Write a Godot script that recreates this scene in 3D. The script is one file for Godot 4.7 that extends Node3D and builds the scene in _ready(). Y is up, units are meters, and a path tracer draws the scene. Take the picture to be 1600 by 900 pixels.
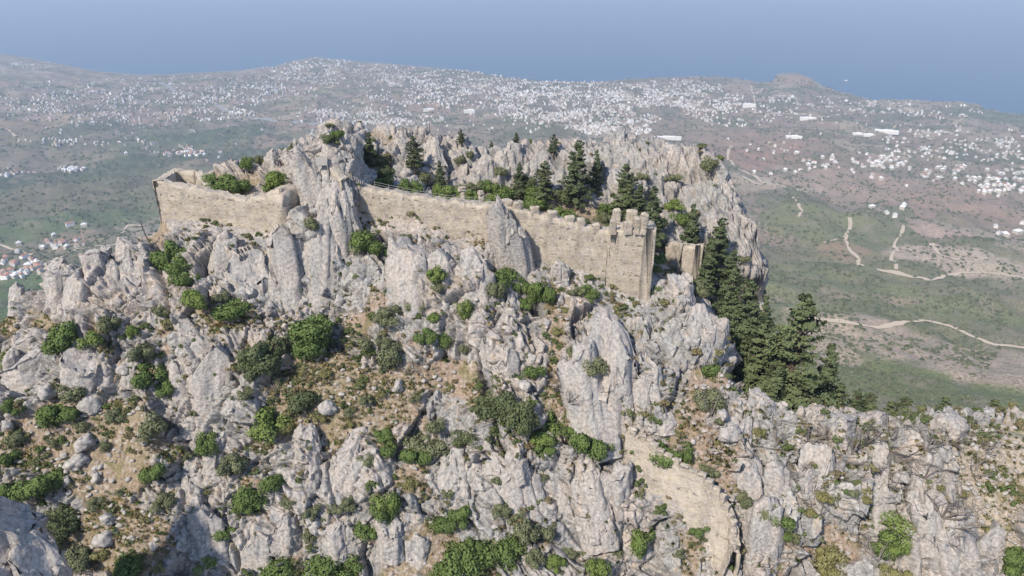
extends Node3D
# A ruined castle on a limestone peak above a coastal plain. The camera is at the origin, the sea lies 740 m below it.
const F := 1086.0
const PITCH := 25.3
const SEA := -740.0
var fw := Vector3(0, -sin(deg_to_rad(PITCH)), -cos(deg_to_rad(PITCH)))
var upv := Vector3(0, cos(deg_to_rad(PITCH)), -sin(deg_to_rad(PITCH)))
var rng := RandomNumberGenerator.new()
var names := {}
var M := {}
var t_start := 0

func stage(s: String) -> void:
	print(s, " ", Time.get_ticks_msec() - t_start, " ms")

# ---------------------------------------------------------------- helpers
func ray(u: float, v: float) -> Vector3:
	return fw + Vector3(1, 0, 0) * ((u - 800.0) / F) - upv * ((v - 450.0) / F)
func pt(u: float, v: float, d: float) -> Vector3:      # the point of that direction that lies d metres ahead on the map
	var r := ray(u, v)
	return r * (d / -r.z)
func proj(p: Vector3) -> Vector3:
	var s := p.dot(fw)
	return Vector3(800.0 + F * p.x / s, 450.0 - F * p.dot(upv) / s, s)
func numbered(n: String) -> String:
	if not names.has(n):
		names[n] = 0
		return n
	names[n] += 1
	return "%s_%03d" % [n, names[n]]
func thing(called: String, label: String, category: String, at := Vector3.ZERO, group := "") -> Node3D:
	var o := Node3D.new()
	o.name = numbered(called)
	add_child(o, true)
	o.position = at
	tag(o, label, category, group)
	return o
func tag(o: Node, label: String, category: String, group := "") -> void:
	o.set_meta("label", label)
	o.set_meta("category", category)
	if group != "": o.set_meta("group", group)
func part(called: String, mesh: Mesh, m: Material, parent: Node = self) -> MeshInstance3D:
	var o := MeshInstance3D.new()
	o.name = numbered(called) if parent == self else called
	o.mesh = mesh
	if m: o.material_override = m
	parent.add_child(o, true)
	return o
func struct(called: String, mesh: Mesh, m: Material, label: String) -> MeshInstance3D:
	var o := part(called, mesh, m)
	o.set_meta("kind", "structure")
	o.set_meta("label", label)
	return o
func fnl(sd: int, freq: float, type := FastNoiseLite.TYPE_SIMPLEX_SMOOTH, oct := 1) -> FastNoiseLite:
	var n := FastNoiseLite.new()
	n.seed = sd
	n.frequency = freq
	n.noise_type = type
	if oct > 1:
		n.fractal_type = FastNoiseLite.FRACTAL_FBM
		n.fractal_octaves = oct
	else:
		n.fractal_type = FastNoiseLite.FRACTAL_NONE
	return n
func cell(sd: int, freq: float, ret: int) -> FastNoiseLite:
	var n := fnl(sd, freq, FastNoiseLite.TYPE_CELLULAR)
	n.cellular_distance_function = FastNoiseLite.DISTANCE_EUCLIDEAN
	n.cellular_jitter = 1.0
	n.cellular_return_type = ret
	return n
func arrays_mesh(v: PackedVector3Array, n: PackedVector3Array, c: PackedColorArray, idx: PackedInt32Array) -> ArrayMesh:
	var a := []
	a.resize(Mesh.ARRAY_MAX)
	a[Mesh.ARRAY_VERTEX] = v
	if n.size(): a[Mesh.ARRAY_NORMAL] = n
	if c.size(): a[Mesh.ARRAY_COLOR] = c
	if idx.size(): a[Mesh.ARRAY_INDEX] = idx
	var m := ArrayMesh.new()
	m.add_surface_from_arrays(Mesh.PRIMITIVE_TRIANGLES, a)
	return m
func mat(c: Color, rough := 0.9, vertex := false) -> StandardMaterial3D:      # c is a linear real-world colour
	var m := StandardMaterial3D.new()
	m.albedo_color = Color.WHITE if vertex else c.linear_to_srgb()
	m.vertex_color_use_as_albedo = vertex
	m.roughness = rough
	m.metallic_specular = 0.25
	return m
func grain_image(sd: int, freq: float, oct: int, lo: float, hi: float, size := 512) -> Image:
	var n := fnl(sd, freq, FastNoiseLite.TYPE_SIMPLEX_SMOOTH, oct)
	var g := n.get_seamless_image(size, size)
	g.convert(Image.FORMAT_L8)
	var d := g.get_data()
	for i in d.size():
		d[i] = int(clampf(lerpf(lo, hi, d[i] / 255.0), 0.0, 1.0) * 255.0)
	return Image.create_from_data(size, size, false, Image.FORMAT_L8, d)
func triplanar(m: StandardMaterial3D, albedo: Image, scale: float, height: Image = null, cm := 4.0) -> void:
	albedo.generate_mipmaps()
	m.albedo_texture = ImageTexture.create_from_image(albedo)
	m.uv1_triplanar = true
	m.uv1_world_triplanar = true
	m.uv1_scale = Vector3.ONE * scale
	if height:
		m.heightmap_enabled = true
		m.heightmap_scale = cm
		m.heightmap_texture = ImageTexture.create_from_image(height)
func hermite(a: float, b: float, c: float, d: float, xa: float, xb: float, xc: float, xd: float, x: float, ten := 0.8) -> float:
	var h := xc - xb
	var m0 := ten * (c - a) / maxf(xc - xa, 1e-4) * h
	var m1 := ten * (d - b) / maxf(xd - xb, 1e-4) * h
	var t := (x - xb) / h
	var t2 := t * t
	var t3 := t2 * t
	return (2 * t3 - 3 * t2 + 1) * b + (t3 - 2 * t2 + t) * m0 + (-2 * t3 + 3 * t2) * c + (t3 - t2) * m1
# a tapered tube along points, appended to a SurfaceTool
func tube(st: SurfaceTool, pts: Array, r0: float, r1: float, sides := 5, col := Color.WHITE) -> void:
	var prev := []
	for i in pts.size():
		var p: Vector3 = pts[i]
		var q: Vector3 = pts[mini(i + 1, pts.size() - 1)] - pts[maxi(i - 1, 0)]
		q = q.normalized()
		var s := q.cross(Vector3(0.31, 0.2, 0.93)).normalized()
		var t := q.cross(s)
		var r := lerpf(r0, r1, float(i) / (pts.size() - 1))
		var ring := []
		for k in sides:
			var a := TAU * k / sides
			ring.append([p + (s * cos(a) + t * sin(a)) * r, s * cos(a) + t * sin(a)])
		if i > 0:
			for k in sides:
				var k2 := (k + 1) % sides
				for w in [prev[k], ring[k], ring[k2], prev[k], ring[k2], prev[k2]]:
					st.set_color(col)
					st.set_normal(w[1])
					st.add_vertex(w[0])
		prev = ring
func tri(st: SurfaceTool, a: Vector3, b: Vector3, c: Vector3, n: Vector3, col := Color.WHITE) -> void:      # wound so that its front is the side of n
	var turn := (b - a).cross(c - a).dot(n) > 0.0
	for w in ([a, c, b] if turn else [a, b, c]):
		st.set_color(col)
		st.set_normal(n)
		st.add_vertex(w)
func new_st() -> SurfaceTool:
	var st := SurfaceTool.new()
	st.begin(Mesh.PRIMITIVE_TRIANGLES)
	return st

# ---------------------------------------------------------------- the castle rock
# profile of the rock in 13 knots, near to far, as directions and map distances read along each of these columns
const ROCK := [
	[-300, [1150,44], [900,58], [800,62], [720,65], [660,68], [620,71], [590,74], [560,77], [640,84], [720,95], [800,112], [930,150], [1060,220]],
	[-100, [1150,44], [900,57], [800,61], [720,64], [650,68], [610,71], [570,75], [535,79], [620,86], [700,96], [790,112], [930,150], [1060,220]],
	[0,    [1150,44], [900,57], [800,61], [720,64], [650,68], [600,71], [560,76], [508,80], [600,87], [690,97], [790,112], [930,150], [1060,220]],
	[75,   [1150,44], [900,57], [800,61], [720,64], [640,68], [580,72], [520,77], [440,83], [540,91], [640,100], [760,114], [930,150], [1060,220]],
	[100,  [1150,44], [900,57], [800,61], [720,64], [640,68], [570,72], [510,77], [412,85], [520,93], [620,101], [740,114], [930,150], [1060,220]],
	[165,  [1150,44], [900,57], [800,61], [715,65], [630,69], [555,73], [500,77], [402,86], [500,95], [600,103], [730,115], [930,150], [1060,220]],
	[225,  [1150,44], [900,57], [800,61], [710,65], [620,69], [540,74], [480,79], [385,87], [440,97], [560,106], [700,118], [930,150], [1060,220]],
	[262,  [1150,44], [900,57], [800,61], [710,66], [620,71], [530,75], [450,80], [344,90.3], [298,93], [480,108], [660,120], [930,150], [1060,220]],
	[340,  [1150,44], [900,57], [800,61], [700,66], [600,71], [510,76], [440,80], [347,89.2], [304,91.5], [265,102], [420,114], [900,150], [1060,220]],
	[400,  [1150,44], [900,57], [800,61], [700,66], [600,71], [520,76], [470,79], [360,88.0], [314,90.2], [252,100], [300,110], [880,150], [1060,220]],
	[440,  [1150,44], [900,57], [800,61], [700,66], [600,71], [530,76], [490,79], [374,85.9], [298,90.5], [238,98], [270,108], [860,150], [1060,220]],
	[490,  [1150,44], [900,57], [800,61], [700,66], [600,71], [530,76], [480,80], [330,87], [228,92], [218,98], [260,110], [820,150], [1060,220]],
	[535,  [1150,44], [900,57], [800,61], [700,66], [600,71], [530,76], [460,81], [320,88], [222,93], [216,101], [222,116], [780,150], [1060,220]],
	[570,  [1150,44], [900,57], [800,61], [700,66], [600,71], [520,76], [440,81], [348,89.0], [300,92], [255,106], [216,120], [760,152], [1060,220]],
	[645,  [1150,44], [900,57], [800,61], [700,66], [600,71], [510,76], [430,82], [357,88.1], [311,91], [285,106], [206,120], [740,154], [1060,220]],
	[700,  [1150,44], [900,57], [800,61], [700,66], [600,71], [500,76], [430,81], [368,87.3], [319,90], [300,106], [220,121], [740,155], [1060,220]],
	[765,  [1150,44], [900,57], [800,61], [700,65], [600,70], [500,74.5], [450,79], [388,86.0], [330,89], [310,105], [238,121], [740,155], [1060,220]],
	[860,  [1150,44], [900,57], [800,61], [700,65], [600,70], [545,73], [480,77.5], [414,84.8], [350,87.6], [325,103], [226,121], [740,155], [1060,220]],
	[950,  [1150,44], [900,57], [800,61], [700,65], [620,68], [580,70.5], [515,75], [448,83.1], [376,86.4], [345,101], [218,121], [740,155], [1060,220]],
	[1005, [1150,44], [900,57], [800,61], [700,65], [640,67], [590,69.5], [525,74], [470,81.8], [400,86], [370,100], [228,120], [760,154], [1060,220]],
	[1070, [1150,44], [900,56], [800,60], [700,64], [640,67], [590,70], [520,75], [462,81], [440,90], [420,98], [245,118], [780,152], [1060,220]],
	[1125, [1150,44], [900,56], [800,60], [720,63], [660,66], [610,69], [575,72], [560,77], [520,86], [450,97], [262,114], [820,150], [1060,220]],
	[1170, [1150,44], [900,56], [800,60], [730,63], [680,65], [640,67], [618,70], [640,76], [600,86], [500,98], [330,110], [860,148], [1060,220]],
	[1192, [1150,44], [900,56], [800,60], [730,63], [690,65], [650,67], [630,69], [650,76], [650,86], [580,98], [440,107], [880,148], [1060,220]],
	[1215, [1150,44], [900,56], [800,60], [740,63], [700,65], [660,67], [640,69], [662,76], [690,86], [730,98], [790,112], [920,148], [1060,220]],
	[1300, [1150,44], [900,56], [820,60], [760,62], [720,64], [680,66], [650,69], [668,76], [700,86], [750,98], [820,112], [930,148], [1060,220]],
	[1400, [1150,44], [900,56], [820,60], [760,62], [720,64], [680,66], [648,69], [662,75], [700,85], [750,98], [820,112], [930,148], [1060,220]],
	[1500, [1150,44], [900,56], [820,60], [760,62], [710,64], [680,66], [650,70], [664,75], [710,85], [760,98], [830,112], [930,148], [1060,220]],
	[1600, [1150,44], [900,56], [820,59], [770,61], [740,63], [700,66], [663,71], [672,76], [710,85], [760,98], [830,112], [930,148], [1060,220]],
	[1760, [1150,44], [900,56], [820,59], [780,61], [750,63], [720,66], [690,71], [700,76], [730,85], [780,98], [840,112], [940,148], [1060,220]],
	[1900, [1150,44], [900,56], [830,59], [790,61], [760,63], [730,66], [710,71], [720,76], [750,85], [790,98], [850,112], [940,148], [1060,220]],
]
const SEG := [16, 62, 62, 58, 56, 56, 56, 56, 40, 40, 66, 22, 8]
# bare earth and scree (value 0) and solid rock (value 1) on the slope: u, v, half width, half height, value
const GROUND := [
	[500,600,75,40,0.0], [480,660,60,45,0.15], [560,680,50,40,0.1], [110,670,80,45,0.05], [60,700,60,30,0.0], [150,745,70,40,0.15],
	[200,845,70,45,0.05], [330,600,40,14,0.3], [640,590,50,22,0.25], [720,590,40,24,0.2], [880,590,24,50,0.15], [900,620,40,40,0.2],
	[1080,620,24,60,0.1], [1110,720,60,40,0.3], [1560,730,80,60,0.1], [1510,790,50,40,0.2], [355,495,45,16,0.2], [650,750,40,25,0.25],
	[670,860,45,45,0.2], [330,790,20,60,0.3], [870,490,22,28,0.15], [620,640,30,24,0.2], [600,450,26,20,0.3], [1150,470,20,40,0.2],
	[120,590,50,26,0.25], [210,690,30,60,0.3], [1130,780,30,30,0.2], [440,700,50,30,0.3], [1580,690,50,22,0.2], [720,300,110,14,0.1],
	[360,290,70,16,0.2], [900,330,100,18,0.15],
	[160,440,90,50,1.0], [480,380,90,100,1.0], [330,410,70,50,1.0], [320,620,60,80,1.0], [310,780,40,60,1.0], [650,400,60,60,1.0],
	[780,480,60,70,1.0], [960,560,70,110,1.0], [1040,560,40,80,1.0], [850,750,160,50,1.0], [1080,510,40,40,1.0], [1300,720,120,60,1.0],
	[1170,840,40,60,1.0], [80,560,80,30,1.0], [900,260,330,50,1.0], [1150,340,50,80,1.0], [1440,790,50,70,0.9], [470,760,60,60,0.8],
	[950,820,90,60,0.85], [560,720,30,40,0.9], [790,570,40,46,1.0], [400,850,50,40,0.9],
]
var sheet := PackedVector3Array()
var sheet_n := PackedVector3Array()
var sheet_r := PackedFloat32Array()
var bins := PackedInt32Array()
var bind := PackedFloat32Array()
const BW := 560
const BH := 290
const NU := 1090
var NR := 0
func rock_knots(u: float) -> Array:
	var c := 0
	while c < ROCK.size() - 2 and ROCK[c + 1][0] <= u: c += 1
	var a: Array = ROCK[maxi(c - 1, 0)]
	var b: Array = ROCK[c]
	var d: Array = ROCK[c + 1]
	var e: Array = ROCK[mini(c + 2, ROCK.size() - 1)]
	var out := []
	for k in range(1, 14):
		out.append(Vector2(hermite(a[k][0], b[k][0], d[k][0], e[k][0], a[0], b[0], d[0], e[0], u),
			hermite(a[k][1], b[k][1], d[k][1], e[k][1], a[0], b[0], d[0], e[0], u)))
	return out
func ground(u: float, d: float) -> Vector3:            # undisplaced rock at a map distance, for what stands out of sight behind a crest
	var k := rock_knots(u)
	for i in 12:
		if d >= k[i].y and d <= k[i + 1].y:
			return pt(u, lerpf(k[i].x, k[i + 1].x, (d - k[i].y) / maxf(k[i + 1].y - k[i].y, 0.01)), d)
	return pt(u, k[9].x, d)
var gmask := PackedFloat32Array()
var cmask := PackedFloat32Array()
# places where the rock was cut or built level, at the feet of the walls: u, v, half width, half height
const CALM := [[300,325,60,40],[370,335,60,40],[425,345,26,40],[600,325,44,34],[660,340,60,34],[730,350,46,40],[820,370,44,50],[880,395,50,50],[950,410,50,60],[1000,420,34,60],[250,345,30,20],[300,345,40,20],[350,350,40,22],[400,365,36,22],[430,380,30,24],[590,345,40,18],[640,352,40,18],[700,362,40,18],[745,378,34,20],[820,410,36,30],[860,420,36,30],[910,440,40,30],[960,465,44,26],[1000,475,36,24],[990,725,26,26],[1030,770,34,28],[1080,800,36,34],[1115,850,34,50],[1120,920,34,50],[300,300,60,16],[370,300,60,16],[640,310,90,14],[850,345,100,18]]
var htab := PackedFloat32Array()
var fh := 0.0
var fe := 0.0
var ft := 0.0
func facet(q: Vector3, f: float, salt: int) -> void:    # blocks of rock with flat tilted faces: level, nearness of the joint and tilt at q
	var g := q * f
	var ix := floori(g.x - 0.5)
	var iy := floori(g.y - 0.5)
	var iz := floori(g.z - 0.5)
	var d1 := 9.0
	var d2 := 9.0
	var best := 0
	var bd := Vector3.ZERO
	for k in 8:
		var cx := ix + (k & 1)
		var cy := iy + ((k >> 1) & 1)
		var cz := iz + (k >> 2)
		var h := ((cx * 73856093) ^ (cy * 19349663) ^ (cz * 83492791) ^ (salt * 2654435)) & 8191
		var dv := g - Vector3(cx + 0.1 + 0.8 * htab[h], cy + 0.1 + 0.8 * htab[(h + 1013) & 8191], cz + 0.1 + 0.8 * htab[(h + 2741) & 8191])
		var d := dv.length_squared()
		if d < d1:
			d2 = d1
			d1 = d
			best = h
			bd = dv
		elif d < d2:
			d2 = d
	fh = htab[(best + 4099) & 8191]
	fe = sqrt(d2) - sqrt(d1)
	ft = ((htab[(best + 5003) & 8191] - 0.5) * bd.x + (htab[(best + 6007) & 8191] - 0.65) * bd.y * 1.3 + (htab[(best + 7001) & 8191] - 0.5) * bd.z) * 2.0 / f * 0.42
func build_rock() -> void:
	NR = 1
	for s in SEG.slice(0, 12): NR += s
	var base := PackedVector3Array()
	base.resize(NU * NR)
	var bv := PackedFloat32Array()
	bv.resize(NU * NR)
	# ground mask on an 8-pixel lattice
	var gw := 280
	var gh := 150
	gmask.resize(gw * gh)
	cmask.resize(gw * gh)
	var gn := fnl(71, 0.012, FastNoiseLite.TYPE_SIMPLEX_SMOOTH, 3)
	for gy in gh:
		for gx in gw:
			var u := gx * 8.0 - 320.0
			var v := gy * 8.0
			var r := 0.72 + gn.get_noise_2d(u, v) * 0.9
			for g in GROUND:
				var dx: float = (u - g[0]) / g[2]
				var dy: float = (v - g[1]) / g[3]
				var q := dx * dx + dy * dy
				if q < 2.2:
					r = lerpf(r, g[4], 1.0 - smoothstep(0.3, 2.2, q))
			gmask[gy * gw + gx] = r
			var cm := 0.0
			for g in CALM:
				var q2: float = pow((u - g[0]) / g[2], 2.0) + pow((v - g[1]) / g[3], 2.0)
				if q2 < 1.6: cm = maxf(cm, 1.0 - smoothstep(0.5, 1.6, q2))
			cmask[gy * gw + gx] = cm
	for i in NU:
		var u := -290.0 + 2.0 * i
		var k := rock_knots(u)
		var j := 0
		for s in 12:
			var a: Vector2 = k[maxi(s - 1, 0)]
			var b: Vector2 = k[s]
			var c: Vector2 = k[s + 1]
			var d: Vector2 = k[mini(s + 2, 12)]
			var n: int = SEG[s]
			for q in (n + 1 if s == 11 else n):
				var t := float(q) / n
				var v := hermite(a.x, b.x, c.x, d.x, -1, 0, 1, 2, t, 0.55)
				var dd := hermite(a.y, b.y, c.y, d.y, -1, 0, 1, 2, t, 0.8)
				base[i * NR + j] = pt(u, v, dd)
				bv[i * NR + j] = v
				j += 1
	stage("rock base")
	sheet.resize(NU * NR)
	sheet_n.resize(NU * NR)
	sheet_r.resize(NU * NR)
	var col := PackedColorArray()
	col.resize(NU * NR)
	var wx := fnl(3, 0.11)
	var wy := fnl(4, 0.35)
	var big := fnl(5, 0.045, FastNoiseLite.TYPE_SIMPLEX_SMOOTH, 2)
	var flute := fnl(6, 0.55, FastNoiseLite.TYPE_SIMPLEX_SMOOTH, 2)
	var fine := fnl(7, 1.1, FastNoiseLite.TYPE_SIMPLEX_SMOOTH, 3)
	var tone := fnl(8, 0.06, FastNoiseLite.TYPE_SIMPLEX_SMOOTH, 2)
	var grit := fnl(9, 1.6, FastNoiseLite.TYPE_SIMPLEX_SMOOTH, 2)
	var mott := fnl(10, 0.35, FastNoiseLite.TYPE_SIMPLEX_SMOOTH, 3)
	var streak := fnl(14, 0.5, FastNoiseLite.TYPE_SIMPLEX_SMOOTH, 3)
	var hr := RandomNumberGenerator.new()
	hr.seed = 5
	htab.resize(8192)
	for i in 8192: htab[i] = hr.randf()
	for i in NU:
		var u := -290.0 + 2.0 * i
		for j in NR:
			var id := i * NR + j
			var p := base[id]
			var n := (base[mini(i + 2, NU - 1) * NR + j] - base[maxi(i - 2, 0) * NR + j]).cross(base[i * NR + mini(j + 3, NR - 1)] - base[i * NR + maxi(j - 3, 0)]).normalized()
			var fx := clampf((u + 320.0) / 8.0, 0, gw - 2)
			var fy := clampf(bv[id] / 8.0, 0, gh - 2)
			var gi := int(fy) * gw + int(fx)
			var ax := fx - int(fx)
			var ay := fy - int(fy)
			var r: float = lerpf(lerpf(gmask[gi], gmask[gi + 1], ax), lerpf(gmask[gi + gw], gmask[gi + gw + 1], ax), ay)
			var calm: float = lerpf(lerpf(cmask[gi], cmask[gi + 1], ax), lerpf(cmask[gi + gw], cmask[gi + gw + 1], ax), ay)
			var w1 := wx.get_noise_3dv(p)
			var w2 := wy.get_noise_3dv(p)
			# the beds lean a little; blocks are taller than wide
			var q := Vector3(p.x + 0.25 * p.y + w1 * 1.6 + w2 * 0.3, p.y * 0.42, p.z - 0.1 * p.y + w1 * 1.2 - w2 * 0.3)
			facet(q, 0.15, 11)
			var h1 := fh
			var e1 := fe
			var t1 := ft
			facet(q, 0.42, 37)
			var h2 := fh
			var e2 := fe
			var t2 := ft
			facet(Vector3(q.x, p.y * 0.62, q.z), 1.05, 71)
			var h3 := fh
			var e3 := fe
			var t3 := ft
			var gr := grit.get_noise_3dv(p)
			var rk := smoothstep(0.34, 0.62, r + 0.24 * (h2 - 0.5) + 0.1 * gr)
			var dr := (h1 - 0.5) * 1.9 + t1 * 0.5 - (1.0 - smoothstep(0.0, 0.1, e1)) * 0.9
			dr += (h2 - 0.5) * 0.85 + t2 * 0.45 - (1.0 - smoothstep(0.0, 0.12, e2)) * 0.5
			dr += (h3 - 0.5) * 0.38 + t3 * 0.4 - (1.0 - smoothstep(0.0, 0.16, e3)) * 0.27
			dr += flute.get_noise_3d(q.x * 1.6, p.y * 0.28, q.z * 1.6) * 0.4
			var fi := fine.get_noise_3dv(p)
			var d := big.get_noise_3dv(p) * 1.4 + lerpf(fi * 0.16 - 0.35 + maxf(h3 - 0.5, 0.0) * 0.25, dr + fi * 0.1 + 0.35, rk)
			d = lerpf(d, d * 0.22 - 0.4, calm)
			if j > NR - 12: d = 0.0
			sheet[id] = p + n * d
			sheet_r[id] = rk
			# colours of the matter itself: grey and warm limestone, dark lichen, brown earth with pale chips
			var tn := tone.get_noise_3dv(p)
			var mo := mott.get_noise_3d(p.x, p.y * 0.5, p.z)
			var rc := Color(0.385, 0.368, 0.345).lerp(Color(0.445, 0.39, 0.345), clampf(0.4 + tn * 1.1 + (h1 - 0.5) * 0.5, 0, 1))
			rc = rc.lerp(Color(0.25, 0.25, 0.252), clampf((mo - 0.02) * 1.7, 0, 0.7))
			var sk := streak.get_noise_3d(q.x * 1.5, p.y * 0.16, q.z * 1.5)
			rc = rc.lerp(Color(0.215, 0.215, 0.215), smoothstep(0.22, 0.5, sk) * 0.6)
			rc = rc.lerp(Color(0.44, 0.335, 0.24), smoothstep(0.25, 0.55, -sk) * 0.5)
			rc = rc * (0.95 + 0.22 * (h2 - 0.5) + 0.1 * gr + 0.1 * (h3 - 0.5))
			var so := Color(0.32, 0.24, 0.18).lerp(Color(0.29, 0.23, 0.155), clampf(0.5 + tn * 1.5, 0, 1))
			so = so.lerp(Color(0.43, 0.365, 0.31), smoothstep(0.12, 0.5, gr + (h3 - 0.5) * 0.6) * 0.8)
			so = so.lerp(Color(0.42, 0.36, 0.29), smoothstep(38.0, 44.0, p.x + gr * 6.0) * 0.85)
			so = so.lerp(Color(0.17, 0.16, 0.065), smoothstep(0.2, 0.5, mo) * 0.6)
			var cc := so.lerp(rc, rk)
			cc.a = 1.0
			col[id] = cc
	stage("rock displaced")
	bins.resize(BW * BH)
	bins.fill(-1)
	bind.resize(BW * BH)
	bind.fill(1e9)
	var idx := PackedInt32Array()
	idx.resize((NU - 1) * (NR - 1) * 6)
	var w := 0
	for i in NU:
		for j in NR:
			var id := i * NR + j
			var p := sheet[id]
			sheet_n[id] = (sheet[mini(i + 1, NU - 1) * NR + j] - sheet[maxi(i - 1, 0) * NR + j]).cross(sheet[i * NR + mini(j + 1, NR - 1)] - sheet[i * NR + maxi(j - 1, 0)]).normalized()
			var s := p.dot(fw)
			var bx := int((1120.0 + F * p.x / s) / 4.0)
			var by := int((450.0 - F * p.dot(upv) / s) / 4.0)
			if bx >= 0 and bx < BW and by >= 0 and by < BH and s < bind[by * BW + bx]:
				bind[by * BW + bx] = s
				bins[by * BW + bx] = id
			if i < NU - 1 and j < NR - 1:
				var b := id + NR
				idx[w] = id; idx[w + 1] = id + 1; idx[w + 2] = b
				idx[w + 3] = id + 1; idx[w + 4] = b + 1; idx[w + 5] = b
				w += 6
	var o := struct("mountain", arrays_mesh(sheet, sheet_n, col, idx), M.rock, "steep pale limestone peak with earth and scree between its crags")
	mountain = o
	stage("rock mesh")
var mountain: MeshInstance3D
func hit(u: float, v: float) -> int:                    # the rock that shows in that direction
	var bx := int((u + 320.0) / 4.0)
	var by := int(v / 4.0)
	var best := -1
	var bs := 1e9
	for r in 4:
		for dy in range(-r, r + 1):
			for dx in range(-r, r + 1):
				var k := clampi(by + dy, 0, BH - 1) * BW + clampi(bx + dx, 0, BW - 1)
				if bins[k] >= 0 and bind[k] < bs:
					bs = bind[k]
					best = bins[k]
		if best >= 0: return best
	return best

# ---------------------------------------------------------------- the plain, the coast and the sea
const COAST := [[-300,60],[-150,74],[0,84],[60,94],[110,104],[150,112],[220,118],[300,115],[380,110],[430,104],[455,97],[490,89],[540,95],[590,99],[650,104],[720,110],[790,122],[850,128],[930,129],[985,124],[1050,121],[1120,120],[1150,123],[1185,129],[1207,128],[1214,116],[1245,114],[1268,124],[1282,134],[1310,143],[1345,153],[1372,158],[1385,155],[1440,158],[1500,160],[1530,164],[1540,172],[1600,180],[1700,190],[1800,205],[1950,220]]
var coast_a := PackedFloat32Array()
var coast_r := PackedFloat32Array()
var hill := fnl(21, 0.0022, FastNoiseLite.TYPE_SIMPLEX_SMOOTH, 3)
var hill2 := fnl(22, 0.011, FastNoiseLite.TYPE_SIMPLEX_SMOOTH, 2)
var spur := []
const ELEV := [[0,300],[230,455],[300,462],[500,412],[800,305],[1200,225],[2000,148],[3400,74]]
func prep_coast() -> void:
	for c in COAST:
		var r := ray(c[0], c[1])
		var p := r * (SEA / r.y)
		coast_a.append(atan2(p.x, -p.z))
		coast_r.append(Vector2(p.x, p.z).length())
func coast_at(a: float) -> float:
	var n := coast_a.size()
	if a <= coast_a[0]: return coast_r[0]
	if a >= coast_a[n - 1]: return coast_r[n - 1]
	var i := coast_a.bsearch(a) - 1
	i = clampi(i, 0, n - 2)
	return lerpf(coast_r[i], coast_r[i + 1], clampf((a - coast_a[i]) / maxf(coast_a[i + 1] - coast_a[i], 1e-6), 0, 1))
func land_y(x: float, z: float) -> float:
	var r := sqrt(x * x + z * z)
	var rc := coast_at(atan2(x, -z)) + hill2.get_noise_2d(x * 0.5, z * 0.5) * 25.0
	var e := 0.0
	if r > rc:
		return SEA - minf((r - rc) * 0.25, 30.0) - 0.5
	for i in ELEV.size() - 1:
		if r <= ELEV[i + 1][0]:
			e = lerpf(ELEV[i][1], ELEV[i + 1][1], (r - ELEV[i][0]) / (ELEV[i + 1][0] - ELEV[i][0]))
			break
		elif i == ELEV.size() - 2:
			e = 74.0
	if r > 2000.0:
		e = minf(e, lerpf(148.0, 5.0, clampf((r - 2000.0) / (rc - 2000.0), 0, 1)))
	var k := smoothstep(0.0, 900.0, rc - r)
	e += (hill.get_noise_2d(x, z) * 34.0 + hill2.get_noise_2d(x, z) * 7.0) * k * smoothstep(250.0, 900.0, r)
	for s in (spur if r < 1500.0 and x > 100.0 else []):
		var dx: float = x - s.x
		var dz: float = z - s.z
		var q := (dx * dx + dz * dz) / 2600.0
		if q < 5.0: e += 4.5 * exp(-q)
	return SEA + maxf(e, 0.6)
func land_hit(u: float, v: float) -> Vector3:           # where that direction meets the plain
	var d := ray(u, v).normalized()
	var h := Vector2(d.x, d.z).length()
	var t := 300.0
	for i in 260:
		var p := d * t
		var dy := p.y - land_y(p.x, p.z)
		if dy < 0.3: return p
		t += maxf(dy * 0.55 / maxf(-d.y + 0.25 * h, 0.05) * 0.8, 0.4)
	return d * t
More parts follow.
